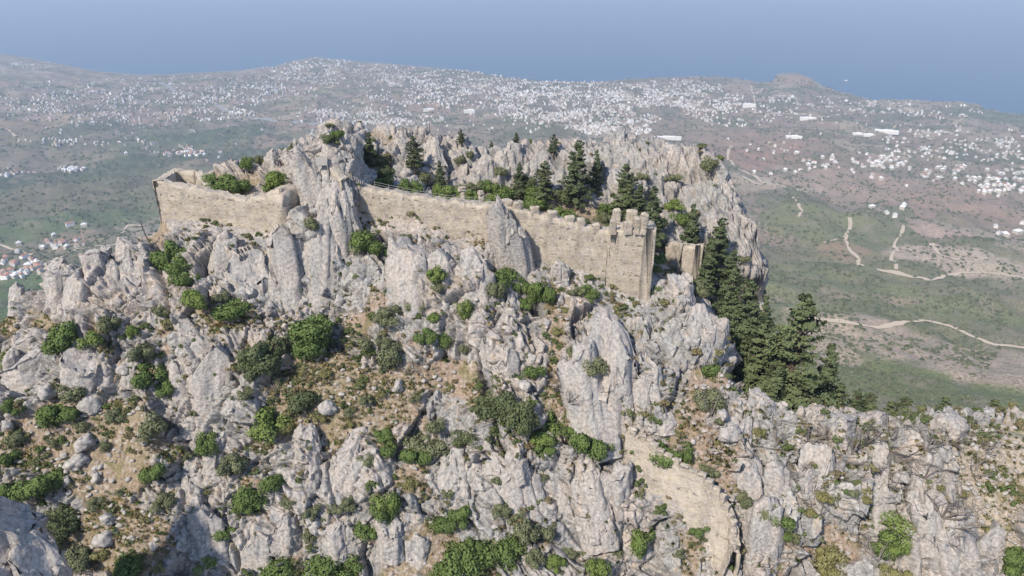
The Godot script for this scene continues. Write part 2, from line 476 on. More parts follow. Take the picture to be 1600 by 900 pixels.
# patches of the plain: u, v, half width, half height, colour, strength
const PATCH := [
	[120,260,240,70,Color(0.115,0.12,0.085),0.5],[150,430,200,60,Color(0.11,0.125,0.075),0.7],[1440,480,260,130,Color(0.165,0.165,0.085),0.8],
	[1180,235,70,26,Color(0.30,0.19,0.14),0.9],[1240,292,45,5,Color(0.50,0.42,0.34),1.0],[1235,282,34,8,Color(0.33,0.25,0.19),0.9],
	[1300,250,60,20,Color(0.22,0.17,0.12),0.5],[1400,300,130,22,Color(0.34,0.25,0.19),0.8],[1540,320,90,26,Color(0.29,0.20,0.15),0.6],
	[1290,350,90,30,Color(0.165,0.175,0.08),0.9],[1290,450,110,50,Color(0.17,0.175,0.085),0.9],[1450,470,140,22,Color(0.165,0.175,0.085),0.9],[1400,360,26,40,Color(0.155,0.16,0.085),0.9],
	[1315,396,36,16,Color(0.27,0.19,0.13),0.8],[1480,365,44,9,Color(0.42,0.30,0.24),1.0],[1450,350,30,5,Color(0.38,0.29,0.22),0.8],
	[1470,395,66,17,Color(0.42,0.33,0.25),1.0],[1560,410,66,16,Color(0.41,0.33,0.25),0.95],[1590,420,40,10,Color(0.42,0.34,0.25),0.7],
	[1310,460,26,8,Color(0.33,0.26,0.18),0.7],[1400,468,36,6,Color(0.34,0.25,0.18),0.6],
	[1440,600,140,30,Color(0.15,0.165,0.065),0.95],[1560,610,100,50,Color(0.145,0.16,0.065),0.95],[1300,610,60,30,Color(0.15,0.165,0.07),0.8],
	[1400,533,140,30,Color(0.38,0.30,0.22),1.0],[1540,566,110,26,Color(0.36,0.285,0.21),1.0],[1290,540,50,34,Color(0.35,0.28,0.205),0.95],
	[60,470,110,40,Color(0.085,0.13,0.05),0.9],[120,300,160,30,Color(0.10,0.12,0.065),0.6],[80,350,130,16,Color(0.085,0.13,0.055),0.7],
	[150,290,200,12,Color(0.16,0.135,0.095),0.4],[200,262,240,16,Color(0.07,0.09,0.055),0.9],[90,205,120,8,Color(0.08,0.095,0.06),0.8],[330,208,90,7,Color(0.075,0.095,0.058),0.8],[300,215,110,18,Color(0.085,0.115,0.065),0.6],[60,200,60,8,Color(0.24,0.19,0.12),0.7],[30,215,40,8,Color(0.25,0.2,0.13),0.6],
	[480,160,70,6,Color(0.27,0.22,0.16),0.7],[510,143,26,4,Color(0.30,0.27,0.15),0.7],[230,355,30,12,Color(0.30,0.27,0.22),0.7],
	[1100,215,120,14,Color(0.27,0.20,0.15),0.7],[1160,140,24,12,Color(0.32,0.24,0.17),0.8],[1240,124,28,7,Color(0.36,0.25,0.18),1.0],
	[1400,163,50,7,Color(0.36,0.28,0.20),0.9],[1500,165,34,4,Color(0.36,0.27,0.19),0.8],[1560,180,60,8,Color(0.10,0.13,0.07),0.7],[960,200,60,8,Color(0.34,0.29,0.23),0.6],
]
func patch_list() -> Array:
	var out := []
	for q in PATCH:
		var c := land_hit(q[0], q[1])
		var a := land_hit(q[0], q[1] - q[3])
		var b := land_hit(q[0], q[1] + q[3])
		var rad := Vector2(c.x, c.z).normalized()
		out.append([c.x, c.z, rad.x, rad.y, Vector2(a.x - b.x, a.z - b.z).length() * 0.5, q[2] * c.length() / F, q[4], q[5]])
	return out
func build_land() -> void:
	var cols := 760
	var rows := 420
	var v := PackedVector3Array()
	v.resize(cols * rows)
	var n := PackedVector3Array()
	n.resize(cols * rows)
	var col := PackedColorArray()
	col.resize(cols * rows)
	var field := cell(31, 0.0095, FastNoiseLite.RETURN_CELL_VALUE)
	var fedge := cell(31, 0.0095, FastNoiseLite.RETURN_DISTANCE2_SUB)
	var scrubn := fnl(32, 0.02, FastNoiseLite.TYPE_SIMPLEX_SMOOTH, 4)
	var broad := fnl(33, 0.0012, FastNoiseLite.TYPE_SIMPLEX_SMOOTH, 3)
	var pl := patch_list()
	stage("patches")
	for j in rows:
		# rows spaced so that they look evenly spaced from above
		var r := 190.0 * pow(54.0, pow(float(j) / (rows - 1), 0.92))
		var near := []
		for q in pl:
			if absf(Vector2(q[0], q[1]).length() - r) < q[4] * 1.6 + q[5] * q[5] / r: near.append(q)
		for i in cols:
			var a := lerpf(-0.86, 0.86, float(i) / (cols - 1))
			var x := r * sin(a)
			var z := -r * cos(a)
			var y := land_y(x, z)
			v[j * cols + i] = Vector3(x, y, z)
			var fv := field.get_noise_2d(x + hill2.get_noise_2d(x, z) * 30.0, z)
			var sn := scrubn.get_noise_2d(x, z)
			var bn := broad.get_noise_2d(x, z)
			var c := Color(0.15, 0.145, 0.09).lerp(Color(0.29, 0.225, 0.175), clampf(0.55 + bn * 0.9, 0, 1))
			var k := fposmod(fv * 37.3, 1.0)
			var fc := Color(0.14, 0.14, 0.085)
			if k > 0.75: fc = Color(0.36, 0.29, 0.22)
			elif k > 0.45: fc = Color(0.29, 0.205, 0.165)
			elif k > 0.25: fc = Color(0.235, 0.19, 0.145)
			c = c.lerp(fc, 0.7 * smoothstep(700.0, 1500.0, r))
			if fedge.get_noise_2d(x + hill2.get_noise_2d(x, z) * 30.0, z) + 1.0 < 0.07: c = c.lerp(Color(0.085, 0.1, 0.06), 0.7)
			var rc := coast_at(a)
			for q in near:
				var dx: float = x - q[0]
				var dz: float = z - q[1]
				var pr: float = (dx * q[2] + dz * q[3]) / q[4]
				if pr > 1.5 or pr < -1.5: continue
				var ta: float = (dx * q[3] - dz * q[2]) / q[5]
				var d := pr * pr + ta * ta + sn * 0.5
				if d < 1.3: c = c.lerp(q[6], q[7] * (1.0 - smoothstep(0.75, 1.3, d)))
			c = c.lerp(Color(0.11, 0.115, 0.062), smoothstep(0.12, 0.42, sn) * 0.5)
			c = c.lerp(Color(0.36, 0.29, 0.23), smoothstep(0.15, 0.5, -sn) * 0.5)
			if rc - r < 70.0: c = c.lerp(Color(0.42, 0.36, 0.28), smoothstep(70.0, 20.0, rc - r) * 0.7)
			c = c * (1.06 + 0.38 * sn)
			c.a = 1.0
			col[j * cols + i] = c
	var idx := PackedInt32Array()
	idx.resize((cols - 1) * (rows - 1) * 6)
	var w := 0
	for j in rows:
		for i in cols:
			var id := j * cols + i
			n[id] = (v[j * cols + mini(i + 1, cols - 1)] - v[j * cols + maxi(i - 1, 0)]).cross(v[mini(j + 1, rows - 1) * cols + i] - v[maxi(j - 1, 0) * cols + i]).normalized()
			if i < cols - 1 and j < rows - 1:
				idx[w] = id; idx[w + 1] = id + cols; idx[w + 2] = id + 1
				idx[w + 3] = id + cols; idx[w + 4] = id + cols + 1; idx[w + 5] = id + 1
				w += 6
	struct("coastal_plain", arrays_mesh(v, n, col, idx), M.land, "hazy coastal plain of scrub and brown fields below the peak")
	var s := PlaneMesh.new()
	s.size = Vector2(110000, 60000)
	var sea := struct("sea", s, M.sea, "calm blue sea fading into haze beyond the coast")
	sea.position = Vector3(0, SEA, -28000)
	stage("land")
func ribbon(called: String, label: String, px: Array, width: float, m: Material) -> void:
	var c := Curve3D.new()
	var ps := []
	for q in px: ps.append(land_hit(q[0], q[1]))
	for i in ps.size():
		var t: Vector3 = (ps[mini(i + 1, ps.size() - 1)] - ps[maxi(i - 1, 0)]) * 0.16
		c.add_point(ps[i], -t, t)
	var L := c.get_baked_length()
	var st := new_st()
	var steps := int(clampf(L / 12.0, 8, 160))
	var pa := Vector3.ZERO
	var pb := Vector3.ZERO
	for i in steps + 1:
		var p := c.sample_baked(L * i / steps)
		var d := c.sample_baked(minf(L * i / steps + 2.0, L)) - c.sample_baked(maxf(L * i / steps - 2.0, 0.0))
		var wd := width * (0.5 + 0.2 * hill2.get_noise_2d(p.x * 6.0, p.z * 6.0) + 0.12 * sin(i * 0.61))
		var s := Vector3(-d.z, 0, d.x).normalized() * wd
		var a := p + s
		var b := p - s
		a.y = land_y(a.x, a.z) + 0.9
		b.y = land_y(b.x, b.z) + 0.9
		if i > 0:
			tri(st, pa, a, b, Vector3.UP)
			tri(st, pa, b, pb, Vector3.UP)
		pa = a
		pb = b
	struct(called, st.commit(), m, label)
func build_roads() -> void:
	var d := "pale dirt track "
	ribbon("dirt_track", d + "winding along the crest of the brown spur", [[1262,497],[1300,501],[1340,507],[1375,512],[1400,506],[1440,501],[1470,506],[1510,522],[1550,538],[1580,541],[1640,538],[1700,530]], 7.0, M.dirt)
	ribbon("dirt_track", d + "across the green scrub below the bare quarry ledges", [[1370,421],[1400,426],[1440,434],[1460,437],[1490,430],[1520,426],[1560,428],[1620,440]], 8.0, M.dirt)
	ribbon("dirt_track", d + "forking down to a bare brown clearing", [[1327,340],[1328,356],[1321,372],[1326,388],[1340,402],[1347,416]], 7.0, M.dirt)
	ribbon("dirt_track", d + "short branch joining the forked track", [[1287,379],[1304,375],[1321,371]], 6.0, M.dirt)
	ribbon("dirt_track", d + "zigzagging from the farm down to the scrub", [[1412,352],[1408,366],[1397,383],[1403,392],[1393,401],[1400,412],[1400,421]], 6.0, M.dirt)
	ribbon("dirt_track", d + "curling round the quarry ledges", [[1455,380],[1466,396],[1480,402],[1510,405]], 9.0, M.dirt)
	ribbon("dirt_track", d + "in a thin crooked line above the scrub", [[1240,308],[1248,320],[1253,328],[1247,340]], 7.0, M.dirt)
	ribbon("dirt_track", d + "round the edge of the red brown field", [[1143,228],[1137,245],[1146,258],[1170,272],[1194,286]], 9.0, M.dirt)
	ribbon("dirt_track", d + "bordering the pale quarry bench", [[1160,276],[1200,288],[1230,293]], 8.0, M.dirt)
	ribbon("highway", "grey dual carriageway crossing the plain towards the town", [[250,128],[300,150],[340,165],[370,179],[420,187],[470,193],[530,200],[600,206]], 26.0, M.tarmac)
	ribbon("village_road", "pale village road climbing between terraces to the bare shelf", [[60,430],[100,400],[125,388],[160,384],[185,377],[195,360],[205,352],[250,349]], 7.0, M.dirt)
	ribbon("village_road", "grey village road passing the red roofed houses", [[-30,380],[10,386],[35,394],[60,408],[76,416]], 8.0, M.dirt)
	ribbon("village_road", "pale road curving round the far hamlet", [[-20,196],[10,202],[22,211],[30,222]], 9.0, M.dirt)
	ribbon("town_street", "straight pale street running down to the harbour headland", [[1173,134],[1178,150],[1180,165],[1179,178]], 10.0, M.dirt)
	var sr := RandomNumberGenerator.new()
	sr.seed = 12
	for i in 34:
		var u := sr.randf_range(120, 1560)
		var v := 128.0 + absf(sr.randfn()) * 26.0 + (30.0 if u > 1200 else 0.0)
		var du := sr.randf_range(-70, 70)
		var dv := sr.randf_range(4, 16)
		ribbon("town_street", "narrow pale street between the houses of the plain", [[u, v], [u + du * 0.4 + sr.randf_range(-6, 6), v + dv * 0.45], [u + du, v + dv]], sr.randf_range(6, 10), M.dirt)
	ribbon("town_street", "pale street along the upper edge of the town", [[1130,172],[1170,175],[1220,177],[1260,178]], 10.0, M.dirt)

# ---------------------------------------------------------------- houses
# clusters: u, v, half width, half height, how many, share of red roofs
const TOWN := [
	[490,104,70,12,170,0.05],[560,118,110,16,300,0.06],[690,125,90,14,290,0.05],[780,140,110,16,360,0.05],[880,140,110,12,330,0.05],[700,150,110,14,240,0.06],
	[590,186,90,10,180,0.12],[560,176,70,6,80,0.1],[900,160,120,14,330,0.05],[1010,155,60,14,260,0.03],[1060,138,60,12,190,0.04],[1110,158,50,14,190,0.04],
	[930,188,90,14,300,0.12],[960,205,50,6,120,0.1],[850,180,50,10,90,0.1],[760,172,40,8,70,0.05],[1150,180,60,16,90,0.1],[1250,160,70,10,160,0.05],[1270,178,50,8,80,0.05],
	[1390,168,60,10,110,0.08],[1470,175,60,10,80,0.08],[1410,208,60,6,50,0.1],[1480,220,90,14,130,0.12],[1560,235,50,14,120,0.3],[1420,240,80,10,80,0.1],[1330,255,60,12,50,0.15],
	[1530,275,80,16,120,0.15],[1570,300,50,10,60,0.15],[1370,262,50,10,40,0.1],[1220,225,50,14,30,0.15],
	[320,128,120,10,150,0.12],[250,150,110,12,130,0.15],[200,168,120,12,130,0.2],[140,138,90,12,90,0.1],[320,178,70,10,110,0.25],[200,186,110,10,100,0.4],[60,160,60,14,60,0.1],
	[262,232,34,10,34,0.85],[300,240,20,4,24,0.2],[130,222,90,6,36,0.15],[70,180,50,8,44,0.5],[110,266,22,4,12,0.1],[380,150,70,14,110,0.1],[440,135,50,14,110,0.08],[40,102,50,6,60,0.1],[20,270,30,6,8,0.3],[20,420,40,16,14,0.4],[330,195,280,50,110,0.15],[1380,235,230,50,120,0.12],[800,175,300,30,160,0.1],[100,384,40,8,10,0.4],
]
const PLACES := {"1530,275": "among the villas above the quarry tracks", "1570,300": "in the hillside villas nearest the bare ledges", "1370,262": "beyond the pale quarry bench", "1330,255": "beside the olive groves past the quarry bench", "1560,235": "in the rows of the villa estate", "1480,220": "in the loose villas behind the villa estate", "1420,240": "between the long hall and the brown fields", "1220,225": "at the edge of the red brown field", "20,420": "in the close packed terraced hamlet", "100,384": "beside the village road below the shelf", "262,232": "in the red roofed estate on the plain", "300,240": "beside the red roofed estate", "130,222": "in the wooded hamlet on the plain", "110,266": "in the isolated farm on the wooded flat", "20,270": "on the dark wooded foothill", "960,205": "in the white quarter behind the rear ridge", "930,188": "in the quarter above the white terraces", "1410,208": "around the long flat roofed hall"}
func house_mesh(st: SurfaceTool, x: Transform3D, w: float, d: float, h: float, red: bool, wall: Color, roof: Color, which := 0) -> void:
	# which: 0 all, 1 walls, 2 roof
	var a := w * 0.5
	var b := d * 0.5
	var q := func(c: Color, p0, p1, p2, p3):
		var nn: Vector3 = (x.basis * (p2 - p0).cross(p1 - p0)).normalized()
		for p in ([p0, p1, p2, p0, p2, p3] if p3 != null else [p0, p1, p2]):
			st.set_color(c)
			st.set_normal(nn)
			st.add_vertex(x * p)
	var box := func(c: Color, x0, x1, y0, y1, z0, z1, top: bool):
		q.call(c, Vector3(x0, y0, z1), Vector3(x0, y1, z1), Vector3(x1, y1, z1), Vector3(x1, y0, z1))
		q.call(c, Vector3(x1, y0, z0), Vector3(x1, y1, z0), Vector3(x0, y1, z0), Vector3(x0, y0, z0))
		q.call(c, Vector3(x0, y0, z0), Vector3(x0, y1, z0), Vector3(x0, y1, z1), Vector3(x0, y0, z1))
		q.call(c, Vector3(x1, y0, z1), Vector3(x1, y1, z1), Vector3(x1, y1, z0), Vector3(x1, y0, z0))
		if top: q.call(c, Vector3(x0, y1, z1), Vector3(x0, y1, z0), Vector3(x1, y1, z0), Vector3(x1, y1, z1))
	if which != 2:
		box.call(wall, -a, a, -4.0, h, -b, b, true)
		if not red and which != 1:
			box.call(wall, -a * 0.3, a * 0.55, h, h + 2.4, -b * 0.5, b * 0.6, true)
			box.call(roof * 1.4, -a * 0.96, a * 0.96, h - 0.2, h + 0.15, -b * 0.96, b * 0.96, true)
	if which != 1:
		if red:
			var e := 0.5
			var y0 := h + 0.05
			var y1 := h + minf(d, w) * 0.24
			var r0 := Vector3(-maxf(a - b, 0.3), y1, 0)
			var r1 := Vector3(maxf(a - b, 0.3), y1, 0)
			var c0 := Vector3(-a - e, y0, b + e)
			var c1 := Vector3(a + e, y0, b + e)
			var c2 := Vector3(a + e, y0, -b - e)
			var c3 := Vector3(-a - e, y0, -b - e)
			q.call(roof, c0, r0, r1, c1)
			q.call(roof, c2, r1, r0, c3)
			q.call(roof, c3, r0, c0, null)
			q.call(roof, c1, r1, c2, null)
		elif which == 2:
			box.call(roof, -a - 0.2, a + 0.2, h, h + 0.5, -b - 0.2, b + 0.2, true)
			box.call(roof, -a * 0.3, a * 0.55, h + 0.5, h + 3.0, -b * 0.5, b * 0.6, true)
func build_houses() -> void:
	rng.seed = 501
	var clump := fnl(65, 0.0045, FastNoiseLite.TYPE_SIMPLEX_SMOOTH, 3)
	var list := []
	for c in TOWN:
		var turn := rng.randf() * PI
		for k in int(c[4] * (0.9 if c[0] > 1180 else 1.9)):
			var an := rng.randf() * TAU
			var rr := sqrt(rng.randf())
			var p := land_hit(c[0] + cos(an) * rr * c[2] * 1.15, c[1] + sin(an) * rr * c[3] * 1.15)
			if p.y < SEA + 1.5 or clump.get_noise_2d(p.x, p.z) + rng.randf_range(-0.25, 0.25) < -0.08: continue
			list.append([p, turn + (PI / 2 if rng.randf() < 0.5 else 0.0) + rng.randf_range(-0.15, 0.15), rng.randf() < c[5] * 1.3 + 0.08, c])
	list.sort_custom(func(m, n): return m[0].length_squared() < n[0].length_squared())
	var st := new_st()
	var walls := [Color(0.66, 0.64, 0.61), Color(0.5, 0.48, 0.46), Color(0.46, 0.42, 0.37), Color(0.74, 0.74, 0.74)]
	var reds := [Color(0.31, 0.17, 0.125), Color(0.35, 0.2, 0.15), Color(0.28, 0.165, 0.125)]
	# the individual houses: near hamlet first, placed one by one
	var near := [[110,352,16,1,"long red roofed house"],[132,354,12,0,""],[60,418,14,1,""],[28,395,13,0,""],[10,404,13,1,""],[22,412,12,1,""],[18,425,15,1,""],[45,417,12,0,""],[42,428,10,0,""],[25,433,14,0,""],[8,435,12,1,""],[88,388,13,0,""],[105,388,10,0,""],[98,382,14,1,""],[120,386,8,0,""],[30,383,10,0,""],[85,370,9,0,""],[14,432,11,1,""],
		[1362,325,14,0,""],[1385,334,13,0,""],[1398,338,16,0,""],[1410,326,15,0,""],[1412,322,10,0,""],[1555,355,14,0,""],[1590,364,18,0,""],[1570,368,16,0,""],[1598,350,14,0,""],[1232,217,12,0,""],[1245,240,16,0,""],[1560,366,12,0,""],[100,267,14,0,""],[112,264,16,0,""],[118,268,12,0,""],[370,310,8,0,""]]
	var protos := []
	for v in 4:
		var red := v % 2 == 1
		var o := Node3D.new()
		var s1 := new_st()
		house_mesh(s1, Transform3D.IDENTITY, 13.0 + v, 9.0 + v % 3, 5.5 + v * 0.6, red, walls[v], Color.WHITE, 1)
		part("wall", s1.commit(), M.paint, o)
		var s2 := new_st()
		house_mesh(s2, Transform3D.IDENTITY, 13.0 + v, 9.0 + v % 3, 5.5 + v * 0.6, red, Color.WHITE, reds[v % 3] if red else walls[(v + 1) % 4], 2)
		part("roof", s2.commit(), M.paint, o)
		protos.append(o)
	var made := 0
	for h in near:
		var p := land_hit(h[0], h[1])
		place_house(protos, p, rng.randf() * PI, h[3] == 1, h[2] / 14.0, "in the hamlet below the rocky ridge" if h[0] < 300 and h[1] > 300 else "on the scrubby foothill near the dirt tracks", "houses of the foothills")
		made += 1
	for h in list:
		var p: Vector3 = h[0]
		if made < 296:
			var c: Array = h[3]
			var where: String = PLACES.get(str(c[0]) + "," + str(c[1]), "in the scattered settlement beside the highway" if c[0] < 480 else "on the inland edge of the coastal town")
			place_house(protos, p, h[1], h[2], rng.randf_range(0.55, 0.95), where, "houses of the plain")
			made += 1
		else:
			var big := rng.randf() < 0.12
			var w := rng.randf_range(5, 10) * (1.9 if big else 1.0)
			var x := Transform3D(Basis(Vector3.UP, h[1]), p)
			house_mesh(st, x, w, rng.randf_range(5, 9), rng.randf_range(3, 6.5) * (1.6 if big else 1.0), h[2], walls[rng.randi() % 4], reds[rng.randi() % 3] if h[2] else [Color(0.3, 0.29, 0.27), Color(0.4, 0.38, 0.36), Color(0.24, 0.22, 0.2)][rng.randi() % 3])
	var o := part("town_houses", st.commit(), M.paint)
	o.set_meta("kind", "stuff")
	tag(o, "dense white houses of the coastal town spread to the shore", "town")
	for p in protos: p.free()
	# a few long buildings one can tell apart
	for b in [[1240,216,"long white warehouse block above the red brown field",60,14,9],[1385,207,"long white hall with a flat roof beyond the orchards",90,30,9],[1358,212,"white shed beside the long flat roofed hall",45,18,7],[1042,217,"row of joined white terraces at the edge of the plain",110,12,9],[1340,210,"low grey storage building near the orchards",40,16,6],[1262,187,"wide pale factory building among the town houses",70,24,10],[1170,167,"broad white apartment slab near the street",60,20,14],[735,175,"pale long school building in the green belt",60,18,10],[670,173,"white depot building at the edge of the green belt",50,18,9]]:
		var p := land_hit(b[0], b[1])
		var t := thing("long_building", b[2], "building", p, "long buildings of the plain")
		t.rotation.y = atan2(-p.x, -p.z) + 0.15
		var s1 := new_st()
		house_mesh(s1, Transform3D.IDENTITY, b[3], b[4], b[5], false, walls[0], Color.WHITE, 1)
		part("wall", s1.commit(), M.paint, t)
		var s2 := new_st()
		house_mesh(s2, Transform3D.IDENTITY, b[3], b[4], b[5], false, walls[0], walls[3], 2)
		part("roof", s2.commit(), M.paint, t)
	stage("houses")
func place_house(protos: Array, p: Vector3, turn: float, red: bool, s: float, where: String, group: String) -> void:
	var o: Node3D = protos[(rng.randi() % 2) * 2 + (1 if red else 0)].duplicate()
	o.name = numbered("house")
	add_child(o, true)
	o.position = p
	o.rotation.y = turn
	o.scale = Vector3(s, 1.0, s)
	tag(o, (("large " if s > 0.82 else "small ") + ("white house with a hipped red roof " if red else "white flat roofed house ")) + where, "house", group)
func blob_mesh(sd: int, sq: float) -> ArrayMesh:        # a small far tree or bush: an uneven clump of a few dozen faces
	rng.seed = sd
	var st := new_st()
	for k in 3:
		var c := Vector3(rng.randf_range(-0.5, 0.5), rng.randf_range(0.3, 0.7) * sq, rng.randf_range(-0.5, 0.5))
		var r := rng.randf_range(0.45, 0.7)
		for i in 16:
			var d := Vector3(rng.randfn(), absf(rng.randfn()) * 0.9, rng.randfn()).normalized()
			var s := d.cross(Vector3(rng.randfn(), rng.randfn(), rng.randfn())).normalized() * 0.42
			var t := d.cross(s).normalized() * 0.42
			var p := c + d * r * Vector3(1, sq, 1)
			tri(st, p + s, p - s * 0.6 + t, p - s * 0.6 - t, (d + Vector3.UP * 0.3).normalized())
	return st.commit()
func build_scrub() -> void:
	var nn := fnl(61, 0.006, FastNoiseLite.TYPE_SIMPLEX_SMOOTH, 3)
	for kind in 2:
		var xs := []
		var cs := []
		var mesh := blob_mesh(900 + kind, 0.8 + kind * 0.3)
		rng.seed = 77 + kind
		var tries := 0
		while xs.size() < 26000 and tries < 120000:
			tries += 1
			var u := rng.randf_range(-120, 1720)
			var r := 260.0 * pow(20.0, pow(rng.randf(), 1.15))
			var a := rng.randf_range(-0.68, 0.68)
			var x := r * sin(a)
			var z := -r * cos(a)
			if nn.get_noise_2d(x, z) + rng.randf_range(-0.45, 0.45) < 0.02: continue
			var y := land_y(x, z)
			if y < SEA + 3.0: continue
			var s := rng.randf_range(0.8, 2.4) * (1.0 + r / 2600.0) * (0.75 if r < 900 else 1.0)
			xs.append(Transform3D(Basis(Vector3.UP, rng.randf() * TAU).scaled(Vector3(s, s * rng.randf_range(0.7, 1.2), s)), Vector3(x, y - 0.2 * s, z)))
			var g := rng.randf()
			cs.append(Color(0.07, 0.088, 0.042).lerp(Color(0.14, 0.145, 0.075), g))
		var mm := MultiMesh.new()
		mm.transform_format = MultiMesh.TRANSFORM_3D
		mm.use_colors = true
		mm.mesh = mesh
		mm.instance_count = xs.size()
		for i in xs.size():
			mm.set_instance_transform(i, xs[i])
			mm.set_instance_color(i, cs[i])
		var o := MultiMeshInstance3D.new()
		o.name = numbered("scrub")
		o.multimesh = mm
		o.material_override = M.leaf
		add_child(o, true)
		o.set_meta("kind", "stuff")
		tag(o, ["low olive scrub dotted over the plain and foothills", "rounder dark trees dotted over the plain and foothills"][kind], "scrub")
	stage("scrub")

# ---------------------------------------------------------------- castle walls
var wn := fnl(41, 0.55, FastNoiseLite.TYPE_SIMPLEX_SMOOTH, 3)
var wt := fnl(42, 0.16, FastNoiseLite.TYPE_SIMPLEX_SMOOTH, 3)
var wg := fnl(43, 2.2, FastNoiseLite.TYPE_SIMPLEX_SMOOTH, 2)
func wall_color(p: Vector3) -> Color:
	var a := wt.get_noise_3dv(p)
	var b := wn.get_noise_3d(p.x, p.y * 2.0, p.z)
	var c := Color(0.50, 0.465, 0.42).lerp(Color(0.56, 0.53, 0.485), clampf(0.5 + a, 0, 1))
	c = c.lerp(Color(0.38, 0.36, 0.33), smoothstep(0.05, 0.5, b + 0.35 * wt.get_noise_3d(p.x * 2.0, p.y * 0.6, p.z * 2.0)) * 0.75)
	c = c * (1.0 + wg.get_noise_3dv(p) * 0.16)
	c.a = 1.0
	return c
# a wall of rubble masonry. path: [u, top v, foot v, map distance]; every stretch is a slab with rough faces and a broken crest
func wall(path: Array, thick: float, sink := 1.6, rough := 0.12, crest := 0.35, back := Vector3(0, 0, -1), steps := []) -> ArrayMesh:
	var foot := []
	var top := []
	for q in path:
		if q[0] is Vector3:
			foot.append(q[0])
			top.append(q[1])
			continue
		var b := pt(q[0], q[2], q[3])
		foot.append(b)
		top.append(Vector3(b.x, pt(q[0], q[1], q[3]).y, b.z))
	# resample along the run
	var run := []                       # [position on plan, foot y, top y, distance along]
	var dist := 0.0
	for i in foot.size() - 1:
		var L: float = Vector2(foot[i + 1].x - foot[i].x, foot[i + 1].z - foot[i].z).length()
		var n := maxi(int(L / 0.3), 1)
		for k in n:
			var t := float(k) / n
			run.append([foot[i].lerp(foot[i + 1], t), top[i].lerp(top[i + 1], t), dist + L * t])
		dist += L
	run.append([foot[-1], top[-1], dist])
	var m := run.size()
	var rows := 18
	var ring := rows + 4 + 6            # front, crest, back
	var v := PackedVector3Array()
	var n := PackedVector3Array()
	var c := PackedColorArray()
	for i in m:
		var p: Vector3 = run[i][0]
		var d: Vector3 = run[mini(i + 1, m - 1)][0] - run[maxi(i - 1, 0)][0]
		d.y = 0
		var side := d.cross(Vector3.UP).normalized()
		if side.dot(back) < 0: side = -side
		var tp: Vector3 = run[i][1]
		var ty: float = tp.y + crest * (wn.get_noise_2d(run[i][2] * 1.3, 7.0) * 0.8 + (0.35 if wg.get_noise_2d(floorf(run[i][2] / 0.7) * 3.1, 3.0) > 0.0 else -0.25))
		var by := p.y - sink
		for k in ring:
			var w := Vector3(p.x, 0, p.z)
			var lean := Vector3(tp.x - p.x, 0, tp.z - p.z)
			if k < rows:
				var t := float(k) / (rows - 1)
				w += lean * t
				w.y = lerpf(by, ty, t)
				w += side * (0.25 * t)
			elif k < rows + 4:
				w += lean
				w.y = ty + wg.get_noise_2d(i * 0.7, k * 3.0) * 0.12
				w += side * (0.25 + thick * (k - rows + 1) / 4.0)
			else:
				var t := float(k - rows - 4) / 5.0
				w.y = lerpf(ty, by, t)
				w += lean + side * (0.25 + thick * 1.02)
			var dn := Vector3(wn.get_noise_3d(w.x + 31, w.y, w.z), wn.get_noise_3d(w.x, w.y + 57, w.z) * 0.5, wn.get_noise_3d(w.x, w.y, w.z + 83))
			w += dn * rough * 2.0 + Vector3.ONE * wg.get_noise_3dv(w * 1.2) * rough * 0.5
			v.append(w)
			c.append(wall_color(w))
	var idx := PackedInt32Array()
	for i in m - 1:
		for k in ring - 1:
			var a := i * ring + k
			idx.append_array(PackedInt32Array([a, a + 1, a + ring, a + 1, a + ring + 1, a + ring]))
	# ends
	for e in [0, m - 1]:
		for k in ring / 2:
			var a: int = e * ring + k
			var b: int = e * ring + ring - 1 - k
			if k + 1 < ring - 2 - k:
				idx.append_array(PackedInt32Array([a, a + 1, b, a + 1, b - 1, b]))
	var st := SurfaceTool.new()
	st.create_from(arrays_mesh(v, n, c, idx), 0)
	st.generate_normals()
	return st.commit()
func block(at: Vector3, size: Vector3, turn: float, sd: int, wear := 0.2) -> ArrayMesh:      # a rough masonry block in world coordinates, foot at «at»
	var st := new_st()
	var nx := 5
	var x := Transform3D(Basis(Vector3.UP, turn), at)
	var g := func(a: Vector3) -> Vector3:      # a in -1..1
		var r := a
		var ed := maxf(absf(a.x), absf(a.z))
		var p := Vector3(r.x * size.x * 0.5, (r.y + 1) * size.y * 0.5, r.z * size.z * 0.5)
		if r.y > 0.9: p.y -= wear * (0.8 + 1.2 * wn.get_noise_2d(p.x * 2.0 + sd * 9.0, p.z * 2.0)) * (1.4 if ed > 0.9 else 0.5)
		var w := x * p
		return w + Vector3(wn.get_noise_3d(w.x * 1.5, w.y * 1.5, w.z + sd), 0, wn.get_noise_3d(w.x + sd, w.y * 1.5, w.z * 1.5)) * wear
	for f in [[Vector3(0,0,1),Vector3(1,0,0),Vector3(0,1,0)],[Vector3(0,0,-1),Vector3(-1,0,0),Vector3(0,1,0)],[Vector3(1,0,0),Vector3(0,0,-1),Vector3(0,1,0)],[Vector3(-1,0,0),Vector3(0,0,1),Vector3(0,1,0)],[Vector3(0,1,0),Vector3(1,0,0),Vector3(0,0,-1)]]:
		for i in nx:
			for j in nx:
				var q := []
				for ij in [[i, j], [i, j + 1], [i + 1, j + 1], [i + 1, j]]:
					q.append(g.call(f[0] + f[1] * (ij[0] * 2.0 / nx - 1.0) + f[2] * (ij[1] * 2.0 / nx - 1.0)))
				for w in [q[0], q[1], q[2], q[0], q[2], q[3]]:
					st.set_color(wall_color(w))
					st.add_vertex(w)
	st.generate_normals()
	return st.commit()
